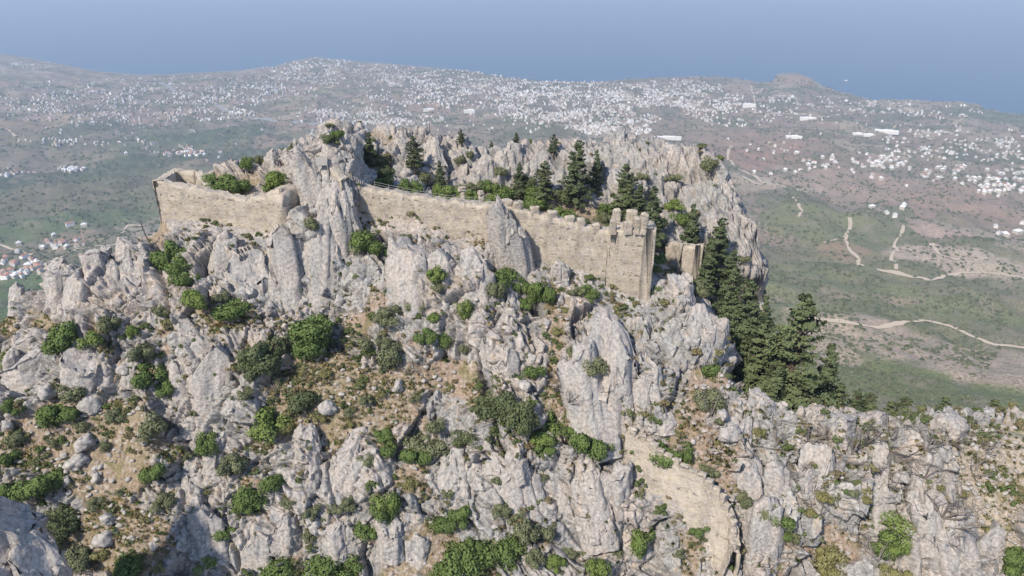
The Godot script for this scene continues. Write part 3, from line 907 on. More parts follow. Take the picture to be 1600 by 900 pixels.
func build_castle() -> void:
	rng.seed = 88
	# bastion
	var b := thing("bastion", "roofless stone bastion with a square corner above the left crags".replace("left ", "grey "), "bastion")
	part("wall", wall([[252,284,352,91],[290,291,352,90.2],[330,300,356,89.5],[370,308,364,88.8],[400,312,374,88.2],[425,306,384,87.5],[446,298,390,86.5]], 1.3, 2.5, 0.12, 0.25), M.masonry, b).set_meta("label", "long outer face of the bastion, sagging in the middle")
	var bb := pt(459, 400, 88.6)
	part("buttress", block(bb, Vector3(2.6, pt(459, 291, 88.6).y - bb.y, 4.4), -0.35, 61, 0.45), M.masonry, b).set_meta("label", "rough grey buttress ending the bastion against the tall crag")
	part("side_wall", wall([[252,284,352,91],[262,276,345,94],[274,268,330,97]], 1.0, 3.0, 0.1, 0.2, Vector3(1, 0, 0)), M.masonry, b)
	part("rear_wall", wall([[274,268,320,97],[290,268,318,97],[310,269,318,96.6]], 1.0, 3.0, 0.1, 0.2), M.masonry, b)
	part("inner_wall", wall([[312,269,322,96.4],[320,282,326,93.5],[326,296,326,91.5]], 0.9, 3.0, 0.1, 0.2, Vector3(1, 0, 0)), M.masonry, b)
	part("parapet", wall([[322,276,290,98],[340,268,285,101],[362,258,275,104]], 0.8, 3.0, 0.1, 0.2), M.masonry, b)
	# curtain wall beside the crag
	var c := thing("curtain_wall", "long pale curtain wall with wire railing between the tall crag and grey spire", "wall")
	part("wall", wall([[552,288,352,90],[600,300,356,89.3],[640,307,364,88.7],[690,314,374,88],[730,319,384,87.4],[772,324,400,86.6]], 1.5, 4.0, 0.14, 0.22), M.masonry, c)
	part("buttress", wall([[526,262,380,89],[544,284,372,87.6],[554,288,366,89.6]], 1.2, 4.0, 0.2, 0.3), M.masonry, c)
	# battlemented wall
	var w := thing("battlement_wall", "crenellated stone wall stepping down to the square tower", "wall")
	var bw := [[784,322,405,86.4],[815,330,412,86],[850,339,425,85.5],[885,348,440,85],[915,356,448,84.6],[950,362,462,84]]
	part("wall", wall(bw, 1.2, 4.0, 0.14, 0.15), M.masonry, w)
	for q in [[791,318,24],[808,322,16],[836,329,18],[864,336,18],[890,344,17],[908,348,15],[932,356,14]]:
		var d := lerpf(86.4, 84.0, (q[0] - 784.0) / 166.0)
		var p := pt(q[0], q[1] + 14, d)
		p.z -= 0.75
		var t := pt(q[0], q[1], d).y - p.y
		part("merlon", block(p, Vector3(q[2] * 0.07, t + 0.45, 0.7), 0.22, int(q[0])), M.masonry, w)
	# tower
	var t := thing("tower", "square ruined tower with broken battlements on the rock spur", "tower")
	part("front_wall", wall([[944,362,470,83.6],[962,361,474,83.2],[985,361,478,82.8],[1000,361,480,82.5],[1013,361,482,82.2]], 1.1, 4.5, 0.09, 0.08), M.masonry, t)
	part("side_wall", wall([[1012,358,482,82.3],[1014,352,470,85],[1015,346,455,88]], 1.0, 5.0, 0.08, 0.12, Vector3(-1, 0, 0)), M.masonry, t)
	part("rear_wall", wall([[958,346,420,87.5],[985,346,420,87.8],[1013,346,430,88]], 0.9, 4.0, 0.08, 0.1, Vector3(0, 0, 1)), M.masonry, t)
	part("side_wall", wall([[946,362,460,83.8],[952,355,440,86],[957,346,420,87.6]], 0.9, 4.0, 0.08, 0.1, Vector3(1, 0, 0)), M.masonry, t)
	for q in [[958,344,13,83.2],[981,347,15,82.7],[996,340,10,82.5],[1006,334,13,82.3]]:      # along the front
		var p := pt(q[0], 368, q[3])
		p.z -= 0.6
		part("merlon", block(p, Vector3(q[2] * 0.066, pt(q[0], q[1], q[3]).y - p.y, 0.7), 0.12, int(q[0])), M.masonry, t)
	for q in [[962,325,15,87.2],[986,327,19,87.6],[1004,334,14,87.8]]:                        # along the back
		var p := pt(q[0], 352, q[3])
		part("merlon", block(p, Vector3(q[2] * 0.074, pt(q[0], q[1], q[3]).y - p.y, 0.7), 0.05, int(q[0]) + 1), M.masonry, t)
	# ruined house
	var r := thing("ruin", "small roofless stone ruin among the dark conifers", "ruin")
	part("wall", wall([[1058,386,450,93],[1070,386,456,92.4],[1088,384,462,91.8]], 0.9, 4.0, 0.14, 0.15), M.masonry, r)
	part("side_wall", wall([[1058,386,440,93],[1046,378,430,95.5],[1034,384,425,97.5]], 1.2, 4.0, 0.25, 0.6), M.masonry, r)
	part("rear_wall", wall([[1040,380,420,97.5],[1062,383,420,97],[1090,385,420,96]], 0.7, 4.0, 0.14, 0.2), M.masonry, r)
	part("side_wall", wall([[1088,384,460,91.9],[1090,385,440,94],[1091,386,430,96]], 0.7, 4.0, 0.14, 0.2, Vector3(-1, 0, 0)), M.masonry, r)
	# the lower wall runs down the spur and turns
	var l := thing("lower_wall", "curving pale wall with a stepped crest descending the rocky spur", "wall")
	# foot and crest of the battered face, both as directions; the foot stands on the rock
	var lw := []
	var crest_pts := []
	for q in [[976,681,972,712],[1006,691,992,736],[1022,708,1006,758],[1045,729,1024,778],[1072,740,1058,800],[1098,757,1080,824],[1120,779,1098,848],[1134,803,1108,872],[1141,832,1113,900],[1142,864,1116,930],[1137,902,1116,962],[1130,945,1112,1000]]:
		var id := hit(lerpf(q[0], q[2], 0.7), lerpf(q[1], q[3], 0.7))
		var f := sheet[id] - Vector3(ray(q[2], q[3]).x, 0, ray(q[2], q[3]).z).normalized() * 0.95
		var cp := pt(q[0], q[1] - 4, -f.z + 1.1)
		lw.append([f - Vector3(0, 0.3, 0), cp])
		crest_pts.append(cp)
	part("wall", wall(lw, 0.8, 2.0, 0.1, 0.3, Vector3(0.7, 0, -0.7)), M.masonry, l)
	for i in crest_pts.size() - 1:
		for f in ([0.3, 0.8] if i < 9 else [0.5]):
			var p: Vector3 = crest_pts[i].lerp(crest_pts[i + 1], f)
			var dir: Vector3 = crest_pts[i + 1] - crest_pts[i]
			part("merlon", block(p + Vector3(0.3, -0.35, -0.35), Vector3(0.95, 1.0 + 0.25 * sin(i * 2.3 + f * 5.0), 0.75), atan2(-dir.z, dir.x), i * 7 + int(f * 10), 0.16), M.masonry, l)
	# wire railing on the curtain wall walk
	var ra := thing("railing", "thin wire railing along the top of the long curtain wall", "railing")
	var tops := []
	for i in 9:
		var u := lerpf(586, 764, i / 8.0)
		var d := lerpf(90.4, 87.6, i / 8.0)
		var v := lerpf(296, 323, i / 8.0) + 4.0 * sin(i / 8.0 * PI)
		var p := pt(u, v, d)
		var st := new_st()
		tube(st, [p - Vector3(0, 0.5, 0), p + Vector3(0, 1.1, 0)], 0.045, 0.045, 5)
		part("post", st.commit(), M.iron, ra)
		tops.append(p)
	for h in [1.05, 0.72, 0.4]:
		var line := []
		for p in tops: line.append(p + Vector3(0, h, 0))
		var st := new_st()
		tube(st, line, 0.02, 0.02, 4)
		part("wire", st.commit(), M.wire, ra)
	# cable railing along the spur
	var rb := thing("railing", "sagging cable railing along the crest of the bare spur", "railing")
	var ends := []
	for i in 12:
		var u := lerpf(1175, 1640, i / 11.0)
		var id := hit(u, 664 + 24.0 * i / 11.0)
		if id < 0: continue
		var p := sheet[id]
		var st := new_st()
		tube(st, [p - Vector3(0, 0.4, 0), p + Vector3(0.05, 1.1, 0)], 0.045, 0.04, 5)
		part("post", st.commit(), M.iron, rb)
		ends.append(p)
	for h in [1.0, 0.55]:
		var line := []
		for i in ends.size() - 1:
			for k in 4:
				line.append(ends[i].lerp(ends[i + 1], k / 4.0) + Vector3(0, h - 0.12 * sin(PI * k / 4.0), 0))
		var st := new_st()
		tube(st, line, 0.02, 0.02, 4)
		part("cable", st.commit(), M.wire, rb)
	# weathered stone stumps at the railing
	for q in [[722,312,26,"wider pale stone stump inside the wire railing"],[752,320,30,"slender pale stone pillar inside the wire railing"]]:
		var p := pt(q[0], q[1], 89.6)
		var s := thing("stone_pillar", q[3], "pillar", Vector3.ZERO)
		part("shaft", block(p - Vector3(0, 0.6, 0), Vector3(0.55, q[2] * 0.05 + 0.6, 0.5), 0.3, q[0], 0.2), M.masonry, s)
		part("head", block(p + Vector3(0, q[2] * 0.05 - 0.02, 0), Vector3(0.95 if q[0] < 740 else 0.75, 0.6, 0.6), 0.5, q[0] + 3, 0.2), M.masonry, s)
	# board on the crag
	var bp := sheet[hit(504, 262)] + Vector3(0, 0.2, 0.6)
	var bd := thing("lookout_board", "grey tilted board standing on the tall crag", "board", bp)
	var bm := BoxMesh.new()
	bm.size = Vector3(1.5, 1.2, 0.15)
	var pn := part("panel", bm, M.board, bd)
	pn.position = Vector3(0, 0.7, 0)
	pn.rotation = Vector3(-0.6, 0.2, 0)
	for sx in [-0.8, 0.8]:
		var st := new_st()
		tube(st, [Vector3(sx, -1.2, 0.2), Vector3(sx, 0.7, 0.3)], 0.07, 0.06, 6)
		part("leg", st.commit(), M.iron, bd)
	# poles
	for q in [[244,388,-2.0,3.6,86.5,"dark leaning bare pole beside the bastion foot","bare_pole"],[672,222,0.1,3.2,119.0,"thin upright pole on the rear ridge","bare_pole"]]:
		var p := pt(q[0], q[1], q[4])
		var st := new_st()
		tube(st, [Vector3(0, -1.2, 0), Vector3(q[2] * 0.5, q[3] * 0.5, 0), Vector3(q[2] * 0.62, q[3], 0)], 0.1, 0.05, 6)
		var o := part(q[6], st.commit(), M.bark)
		o.position = p
		tag(o, q[5], "pole")
	stage("castle")

# ---------------------------------------------------------------- crags and boulders
func rock_mesh(sd: int, tall: float, seg := 26, rings := 18, planes := 16, rough := 0.07) -> ArrayMesh:      # an angular block about 1 m in radius, cut by planes and cracked
	var r := RandomNumberGenerator.new()
	r.seed = sd
	var ns := []
	for i in planes:
		ns.append([Vector3(r.randfn(), r.randfn() * 0.75, r.randfn()).normalized(), r.randf_range(0.62, 1.0)])
	var nz := fnl(sd, 0.9, FastNoiseLite.TYPE_SIMPLEX_SMOOTH, 4)
	var ce := cell(sd + 5, 1.1, FastNoiseLite.RETURN_DISTANCE2_SUB)
	var tn := fnl(sd + 9, 1.3, FastNoiseLite.TYPE_SIMPLEX_SMOOTH, 3)
	var verts := PackedVector3Array()
	var col := PackedColorArray()
	for j in rings + 1:
		for i in seg:
			var a := TAU * i / seg
			var b := PI * j / rings
			var d := Vector3(sin(b) * cos(a), cos(b), sin(b) * sin(a))
			var rad := 1.25
			for q in ns:
				var k: float = d.dot(q[0])
				if k > 0.05: rad = minf(rad, q[1] / k)
			var p := d * rad
			var e := ce.get_noise_3d(p.x * 1.2, p.y * 0.5, p.z * 1.2) + 1.0
			p += d * (nz.get_noise_3d(p.x * 1.6, p.y * 0.8, p.z * 1.6) * rough * 2.0 - (1.0 - smoothstep(0.0, 0.2, e)) * 0.1)
			p.y *= tall
			verts.append(p)
			var t := tn.get_noise_3dv(p)
			var c := Color(0.405, 0.388, 0.365).lerp(Color(0.455, 0.41, 0.37), clampf(0.5 + t, 0, 1)).lerp(Color(0.27, 0.27, 0.27), smoothstep(0.15, 0.5, nz.get_noise_3dv(p * 1.3)) * 0.6)
			c.a = 1.0
			col.append(c)
	var idx := PackedInt32Array()
	for j in rings:
		for i in seg:
			var a := j * seg + i
			var b := j * seg + (i + 1) % seg
			idx.append_array(PackedInt32Array([a, b, a + seg, b, b + seg, a + seg]))
	var st := SurfaceTool.new()
	st.create_from(arrays_mesh(verts, PackedVector3Array(), col, idx), 0)
	st.generate_normals()
	return st.commit()
func crag_mesh(sd: int) -> ArrayMesh:      # a fissured slab about 1 m in half width and half height: a many sided column with sheer faces and a broken, slanting top
	var r := RandomNumberGenerator.new()
	r.seed = sd
	var sides := []
	var k0 := r.randi_range(5, 7)
	for i in k0: sides.append([TAU * (i + r.randf_range(-0.3, 0.3)) / k0, r.randf_range(0.72, 1.0), r.randf_range(-0.12, 0.22)])
	var tops := []
	for i in 3: tops.append([r.randf_range(-0.9, 0.9), r.randf_range(-0.9, 0.9), r.randf_range(0.75, 1.15)])
	var nz := fnl(sd, 0.9, FastNoiseLite.TYPE_SIMPLEX_SMOOTH, 4)
	var tn := fnl(sd + 9, 1.3, FastNoiseLite.TYPE_SIMPLEX_SMOOTH, 3)
	var seg := 40
	var rows := 26
	var caps := 7
	var verts := PackedVector3Array()
	var col := PackedColorArray()
	for j in rows + caps:
		var t := minf(float(j) / (rows - 1), 1.0)
		var inn := 1.0 - clampf(float(j - rows + 1) / caps, 0, 1)
		for i in seg:
			var a := TAU * i / seg
			var y0 := t * 2.0 - 1.0
			var rad := 1.3
			for s in sides:
				var c := cos(a - s[0])
				if c > 0.1: rad = minf(rad, s[1] * (1.0 - s[2] * (y0 + 1.0)) / c)
			var x := cos(a)
			var z := sin(a)
			# joints run up the faces, ledges across them
			rad += nz.get_noise_3d(x * 2.6, y0 * 0.5, z * 2.6) * 0.22
			facet(Vector3(x * 1.7, y0 * 0.9, z * 1.7), 1.6, sd)
			rad += (fh - 0.5) * 0.16 - (1.0 - smoothstep(0.0, 0.12, fe)) * 0.07
			rad *= inn
			var h := 1.2
			for q in tops: h = minf(h, q[2] + q[0] * x * rad + q[1] * z * rad)
			facet(Vector3(x * rad, 0.0, z * rad), 2.3, sd + 3)
			h += (fh - 0.5) * 0.35
			var y := minf(lerpf(-1.9, 1.2, t), h) if inn >= 1.0 else h
			var p := Vector3(x * rad, y, z * rad)
			p += Vector3(nz.get_noise_3dv(p * 2.2), nz.get_noise_3dv(p * 2.2 + Vector3(9, 0, 0)), nz.get_noise_3dv(p * 2.2 + Vector3(0, 9, 0))) * 0.07
			verts.append(p)
			var tt := tn.get_noise_3dv(p)
			var c2 := Color(0.385, 0.368, 0.345).lerp(Color(0.445, 0.392, 0.348), clampf(0.5 + tt, 0, 1)).lerp(Color(0.26, 0.26, 0.262), smoothstep(0.12, 0.5, nz.get_noise_3d(p.x * 1.6, p.y * 0.7, p.z * 1.6)) * 0.65)
			c2.a = 1.0
			col.append(c2)
	var idx := PackedInt32Array()
	for j in rows + caps - 1:
		for i in seg:
			var a := j * seg + i
			var b := j * seg + (i + 1) % seg
			idx.append_array(PackedInt32Array([a, a + seg, b, b, a + seg, b + seg]))
	var st := SurfaceTool.new()
	st.create_from(arrays_mesh(verts, PackedVector3Array(), col, idx), 0)
	st.generate_normals()
	return st.commit()
# crags that stand out: u, foot v, width px, height px, lean
const CRAGS := [
	[790,620,48,95,0.05],[815,610,26,60,0.1],[960,690,90,190,0.12],[915,660,60,120,0.25],[1010,680,60,130,0.0],[1095,575,56,105,-0.05],[1060,480,40,60,0.1],
	[545,745,40,80,-0.35],[490,720,26,50,0.1],[315,790,60,75,0.0],[330,860,50,70,0.05],[290,650,60,120,0.1],[345,640,70,120,0.0],[310,560,60,80,0.1],
	[250,530,34,70,0.1],[100,480,40,65,0.1],[130,480,40,60,-0.1],[180,470,44,72,0.15],[215,460,40,70,-0.1],[90,440,24,40,0.0],[160,415,24,30,0.0],[200,405,26,32,0.05],
	[655,450,70,84,0.0],[695,470,60,86,0.0],[600,470,60,50,0.1],[740,470,50,90,0.1],[770,430,44,90,0.1],[795,430,40,120,0.25],[872,462,36,46,0.0],
	[420,500,60,130,0.1],[455,480,50,140,0.15],[390,490,50,110,0.0],[350,450,50,80,-0.1],[500,430,50,130,0.1],[530,400,40,130,0.05],[490,310,40,80,0.1],[520,290,50,80,-0.1],
	[480,270,36,50,0.1],[535,260,36,50,0.1],[455,262,26,30,0.0],[425,260,22,26,0.1],[545,232,24,30,0.0],
	[1185,890,70,120,0.05],[1165,765,50,70,0.1],[1210,780,40,60,0.0],[1280,770,46,90,0.05],[1375,780,50,110,0.1],
	[1300,680,44,40,0.0],[1270,670,36,36,0.1],[1355,680,50,36,0.0],[1480,680,50,40,0.0],[1450,820,50,80,0.1],[1420,860,50,90,0.0],[1480,870,60,90,0.1],[1540,870,50,70,0.0],
	[1190,640,34,34,0.0],[1215,650,30,30,0.1],[1140,690,34,44,-0.1],[1160,680,26,36,0.0],[1165,530,30,66,0.0],[1185,520,22,46,0.1],[1265,520,18,40,0.0],
	[40,560,50,50,0.0],[60,600,60,60,0.1],[130,590,50,50,0.0],[160,600,40,50,0.1],[20,600,30,60,0.1],
	[700,760,40,60,0.25],[740,770,40,70,0.25],[780,770,40,70,0.3],[820,790,44,80,0.3],[870,800,60,90,0.2],[920,810,60,90,0.2],[960,800,50,80,0.1],
	[480,830,50,80,0.1],[420,800,30,50,0.0],[440,870,40,70,0.1],[400,890,40,70,0.0],[560,760,44,60,-0.2],[470,700,30,40,0.0],[680,790,26,50,0.3],[610,850,40,50,0.0],[530,850,40,50,0.1],[640,880,50,60,0.0],
	[620,240,30,36,0.0],[680,290,36,70,0.1],[760,310,36,70,0.1],[790,290,40,66,0.1],[740,310,30,50,0.0],
	[840,290,40,60,0.0],[1090,300,40,60,0.0],
	[1130,320,36,60,0.1],
]
func rest_on(id: int) -> Vector3:
	return sheet[id]
func build_crags() -> void:
	rng.seed = 303
	var tall := []
	for k in 10: tall.append(crag_mesh(200 + k))
	var round_ := []
	for k in 5: round_.append(rock_mesh(260 + k, 0.8, 26, 18, 9, 0.11))
	var place := func(u: float, v: float, wpx: float, hpx: float, lean: float, named: String) -> void:
		var id := hit(u, v - hpx * 0.45)
		if id < 0: return
		var p := sheet[id]
		var m := p.dot(fw) / F
		var w: float = wpx * m * 0.64
		var h: float = hpx * m * 0.5
		var o := part(named, tall[rng.randi() % 10], M.rock, mountain)
		var bs := Basis(Vector3(0, 0, 1), lean + rng.randf_range(-0.1, 0.1)) * Basis(Vector3(1, 0, 0), rng.randf_range(-0.45, -0.2)) * Basis(Vector3.UP, rng.randf() * TAU)
		var dp: float = w * rng.randf_range(0.7, 1.0)
		# widths follow the block's own axes, so squash after the turn about its height
		o.transform = Transform3D(Basis(Vector3(0, 0, 1), lean + rng.randf_range(-0.08, 0.08)) * Basis(Vector3(1, 0, 0), rng.randf_range(-0.45, -0.2)) * Basis.from_scale(Vector3(w, h, dp)) * Basis(Vector3.UP, rng.randf() * TAU), p + ray(u, v).normalized() * (dp * 0.62))
	for q in CRAGS: place.call(q[0], q[1], q[2], q[3], q[4], "crag")
	# crags that break through the line of the walls, standing just before them
	for q in [[792,385,26,66,84.6,0.12],[810,400,20,52,84.0,0.2],[770,410,20,44,85.3,0.0],[782,352,13,32,85.6,0.05],[655,405,34,46,87.2,0.0],[690,420,28,42,86.4,0.1],[874,425,18,22,83.6,0.0],[735,420,24,40,85.8,0.0],[560,372,18,40,87.0,0.05]]:
		var p := pt(q[0], q[1], q[4])
		var m: float = p.dot(fw) / F
		var o := part("crag", tall[rng.randi() % 10], M.rock, mountain)
		o.transform = Transform3D(Basis(Vector3(0, 0, 1), q[5]) * Basis.from_scale(Vector3(q[2] * m, q[3] * m, q[2] * m * 0.8)) * Basis(Vector3.UP, rng.randf() * TAU), p)
	# smaller blocks between them
	var n := 0
	var tries := 0
	while n < 40 and tries < 4000:
		tries += 1
		var u := rng.randf_range(-20, 1620)
		var v := rng.randf_range(215, 900)
		var id := hit(u, v)
		if id < 0 or sheet_r[id] < 0.7 or sheet[id].z < -112: continue
		if cmask[int(v / 8.0) * 280 + int((u + 320.0) / 8.0)] > 0.05 or (u > 240 and u < 1100 and v < 345 + maxf(u - 560.0, 0.0) * 0.3 + 24.0): continue
		place.call(u, v, rng.randf_range(12, 30), rng.randf_range(18, 46), rng.randf_range(-0.15, 0.3), "rock_block")
		n += 1
	# the dark outcrop close by at the edge of the slope
	var near := thing("near_outcrop", "big shaded rounded outcrop of cracked grey rock beside dark bushes", "rock")
	for q in [[10,835,46,56,47],[-60,860,80,100,45],[48,870,36,44,46],[0,905,60,50,45],[75,895,28,30,48],[-85,800,55,75,45]]:  # the last block stands out of view, added to cast shade on the others
		var p := pt(q[0], q[1], q[4])
		var m: float = p.dot(fw) / F
		var o := part("rock", tall[rng.randi() % 10], M.rock, near)
		o.transform = Transform3D(Basis.from_scale(Vector3(q[2] * m, q[3] * m, q[2] * m)) * Basis(Vector3.UP, rng.randf() * TAU), p)
	var foot := part("footing", rock_mesh(333, 1.3, 30, 20, 18), M.rock, near)
	foot.transform = Transform3D(Basis.from_scale(Vector3(6, 9, 6)), pt(-10, 960, 45) - Vector3(0, 5, 0))
	# boulders lying loose
	for q in [[512,634,14,"pale rounded boulder on the brown scree below the large green bush"],[146,634,17,"white flat boulder on the scrubby shoulder"],[192,578,9,"small white boulder under the wild bushes of the shoulder"],[132,694,15,"upright pale boulder on the brown earth slope"],[118,722,15,"squat pale boulder below the upright one on brown earth"],[148,745,9,"small boulder at the edge of the brown earth slope"],[105,748,8,"grey boulder among low scrub on brown earth"],[20,645,9,"small pale boulder beside dark bushes on the shoulder"],[8,660,10,"flat white boulder beside dark bushes on the shoulder"],[1136,672,17,"large rounded boulder beside the cable railing spur"],[1128,650,10,"small rounded boulder above the large one by the spur"],[822,603,11,"pale boulder leaning on the grey pillar rock"],[830,560,9,"pale boulder behind the grey pillar rock"],[78,612,14,"pale upright boulder below the shoulder crag"],[240,855,8,"pale stone on the lower brown earth patch"],[160,842,16,"pale slanted boulder above the lower brown earth patch"],[175,810,12,"rough pale boulder beside lower scrub"],[668,745,6,"small white stone on scree under the fluted rock"],[905,825,7,"small white stone at the foot of the fluted rock"],[1425,790,12,"pale boulder under the burnt shrubs"],[1405,745,13,"white boulder beside the olive bush on the spur"],[620,600,10,"rounded grey boulder on the middle scree"],[855,500,7,"small stone on the ledge below the battlements"],[875,470,9,"pale stone on the ledge under the battlements"],[530,470,10,"grey boulder beside the large green bush"],[455,820,10,"grey boulder between lower bushes"],[100,710,6,"little stone on the brown earth slope"],[610,478,8,"pale stone under the curtain wall bushes"],[668,283,10,"white block in the court behind the railing"],[690,290,9,"white angular block behind the court bushes"],[628,275,12,"white jagged block behind the railing bushes"],[578,280,15,"white block beside the crag at the railing end"]]:
		var id := hit(q[0], q[1])
		if id < 0: continue
		var p := sheet[id]
		var m: float = p.dot(fw) / F * q[2]
		var o := part("boulder", round_[rng.randi() % 5], M.rock)
		o.transform = Transform3D(Basis(Vector3(rng.randfn(), rng.randfn(), rng.randfn()).normalized(), rng.randf_range(0, 0.5)) * Basis.from_scale(Vector3(m, m * rng.randf_range(0.9, 1.2), m)) * Basis(Vector3.UP, rng.randf() * TAU), p + sheet_n[id] * m * 0.2)
		tag(o, q[3], "boulder", "boulders lying on the slope")
	# scree
	var mm := MultiMesh.new()
	mm.transform_format = MultiMesh.TRANSFORM_3D
	mm.mesh = rock_mesh(290, 0.7, 7, 5, 8)
	var xs := []
	tries = 0
	while xs.size() < 4200 and tries < 90000:
		tries += 1
		var id := rng.randi_range(0, NU - 1) * NR + rng.randi_range(10, 330)
		if sheet_r[id] > 0.6 and rng.randf() < 0.93: continue
		var s := 0.06 + 0.36 * pow(rng.randf(), 5.0)
		xs.append(Transform3D(Basis(Vector3(rng.randfn(), rng.randfn(), rng.randfn()).normalized(), rng.randf() * TAU).scaled(Vector3(s, s * rng.randf_range(0.5, 1.0), s * rng.randf_range(0.7, 1.3))), sheet[id] + sheet_n[id] * s * 0.25 + Vector3(rng.randf_range(-0.1, 0.1), 0, 0)))
	mm.instance_count = xs.size()
	for i in xs.size(): mm.set_instance_transform(i, xs[i])
	var o := MultiMeshInstance3D.new()
	o.name = "scree"
	o.multimesh = mm
	o.material_override = M.rock
	add_child(o, true)
	o.set_meta("kind", "stuff")
	tag(o, "loose pale stones scattered over the brown earth slopes", "scree")
	stage("crags")

# ---------------------------------------------------------------- plants
func leaf_clump(st: SurfaceTool, r: RandomNumberGenerator, p: Vector3, d: Vector3, size: float, c: Color) -> void:
	var nn := (d + Vector3(r.randfn(), r.randfn(), r.randfn()) * 0.55).normalized()
	var s := nn.cross(Vector3(r.randfn(), r.randfn(), r.randfn())).normalized() * size
	var t := nn.cross(s) * r.randf_range(0.45, 0.8)
	var sn := (nn + d).normalized()
	if nn.dot(sn) < 0.0: nn = -nn
	tri(st, p - s, p + t, p + s, sn, c)
	tri(st, p - s, p + s, p - t, sn, c)
func bush_mesh(sd: int, leaves: int, tall: float, lobes: int, c0: Color, c1: Color, size := 0.085) -> ArrayMesh:     # about 1 m in radius, foot at the origin
	var r := RandomNumberGenerator.new()
	r.seed = sd
	var st := new_st()
	var ls := []
	for k in lobes:
		var a := r.randf() * TAU
		var q := sqrt(r.randf()) * 0.62
		ls.append([Vector3(cos(a) * q * 1.15, tall * r.randf_range(0.15, 0.9) * (1.1 - q * 0.6), sin(a) * q), r.randf_range(0.2, 0.46), r.randf()])
	for i in leaves:
		var l: Array = ls[r.randi() % lobes]
		var d := Vector3(r.randfn(), r.randfn() * 0.9 + 0.25, r.randfn()).normalized()
		var rad: float = l[1] * (1.0 - 0.5 * pow(r.randf(), 2.2)) * (1.0 + 0.18 * sin(d.x * 9.0 + sd) * sin(d.z * 8.0) + (0.22 * r.randf() if r.randf() < 0.12 else 0.0))
		var p: Vector3 = l[0] + d * rad
		if p.y < -0.1: continue
		var k: float = clampf(l[2] * 0.55 + r.randf() * 0.45, 0, 1)
		var c := c0.lerp(c1, k)
		c.a = 1.0
		leaf_clump(st, r, p, d, size * r.randf_range(0.6, 1.25), c)
	return st.commit()
func stem_mesh(sd: int, tall: float) -> ArrayMesh:
	var r := RandomNumberGenerator.new()
	r.seed = sd
	var st := new_st()
	for k in 5:
		var a := r.randf() * TAU
		var e := Vector3(cos(a) * 0.5, tall * r.randf_range(0.4, 0.8), sin(a) * 0.5)
		tube(st, [Vector3(0, -0.35, 0), e * 0.45 + Vector3(0, 0.08, 0), e], 0.06, 0.015, 5)
	return st.commit()
func conifer_mesh(sd: int, slim: float, c0: Color, c1: Color, bare := 0.06, tiers := 26) -> Array:     # 1 m high; [crown, trunk]
	var r := RandomNumberGenerator.new()
	r.seed = sd
	var st := new_st()
	var tr := new_st()
	var bend := Vector3(r.randf_range(-0.03, 0.03), 0, r.randf_range(-0.03, 0.03))
	var ax := func(t: float) -> Vector3: return Vector3(0, t, 0) + bend * sin(t * 3.0)
	tube(tr, [Vector3(0, -0.12, 0), ax.call(0.3), ax.call(0.65), ax.call(0.97)], 0.022, 0.004, 7)
	for k in tiers:
		var t := bare + (0.985 - bare) * pow(float(k) / (tiers - 1), 0.9)
		var prof := pow(1.0 - t, 0.68) * 0.95 + 0.05
		if t < 0.2: prof *= 0.7 + t * 1.5
		for b in (9 if t < 0.7 else 6):
			var a := r.randf() * TAU
			var L := slim * prof * r.randf_range(0.45, 1.15) * (1.0 + 0.22 * sin(a * 2.0 + sd * 1.7 + t * 9.0))
			var o: Vector3 = ax.call(t)
			var out := Vector3(cos(a), 0, sin(a))
			var rise := lerpf(0.05, 0.7, t) + r.randf_range(-0.12, 0.12)
			var e := o + out * L + Vector3(0, L * rise, 0)
			if L > 0.05: tube(tr, [o, o.lerp(e, 0.5) + Vector3(0, L * 0.05, 0), e], 0.006, 0.002, 4)
			var tone_b := r.randf()
			var m := int(clampf(L * 480.0, 18, 125))
			for i in m:
				var f := 0.25 + 0.75 * sqrt(r.randf())
				var wide := L * 0.34 * (1.05 - f) + 0.014
				var p := o.lerp(e, f) + Vector3(0, L * 0.1 * sin(f * PI), 0) + out.cross(Vector3.UP) * r.randfn() * wide * 0.6 + Vector3(0, r.randfn() * wide * 0.28, 0)
				var c := c0.lerp(c1, tone_b * 0.5 + r.randf() * 0.5)
				c.a = 1.0
				leaf_clump(st, r, p, (out * 0.6 + Vector3(0, 0.8, 0)).normalized(), 0.0125 * r.randf_range(0.7, 1.3), c)
	return [st.commit(), tr.commit()]
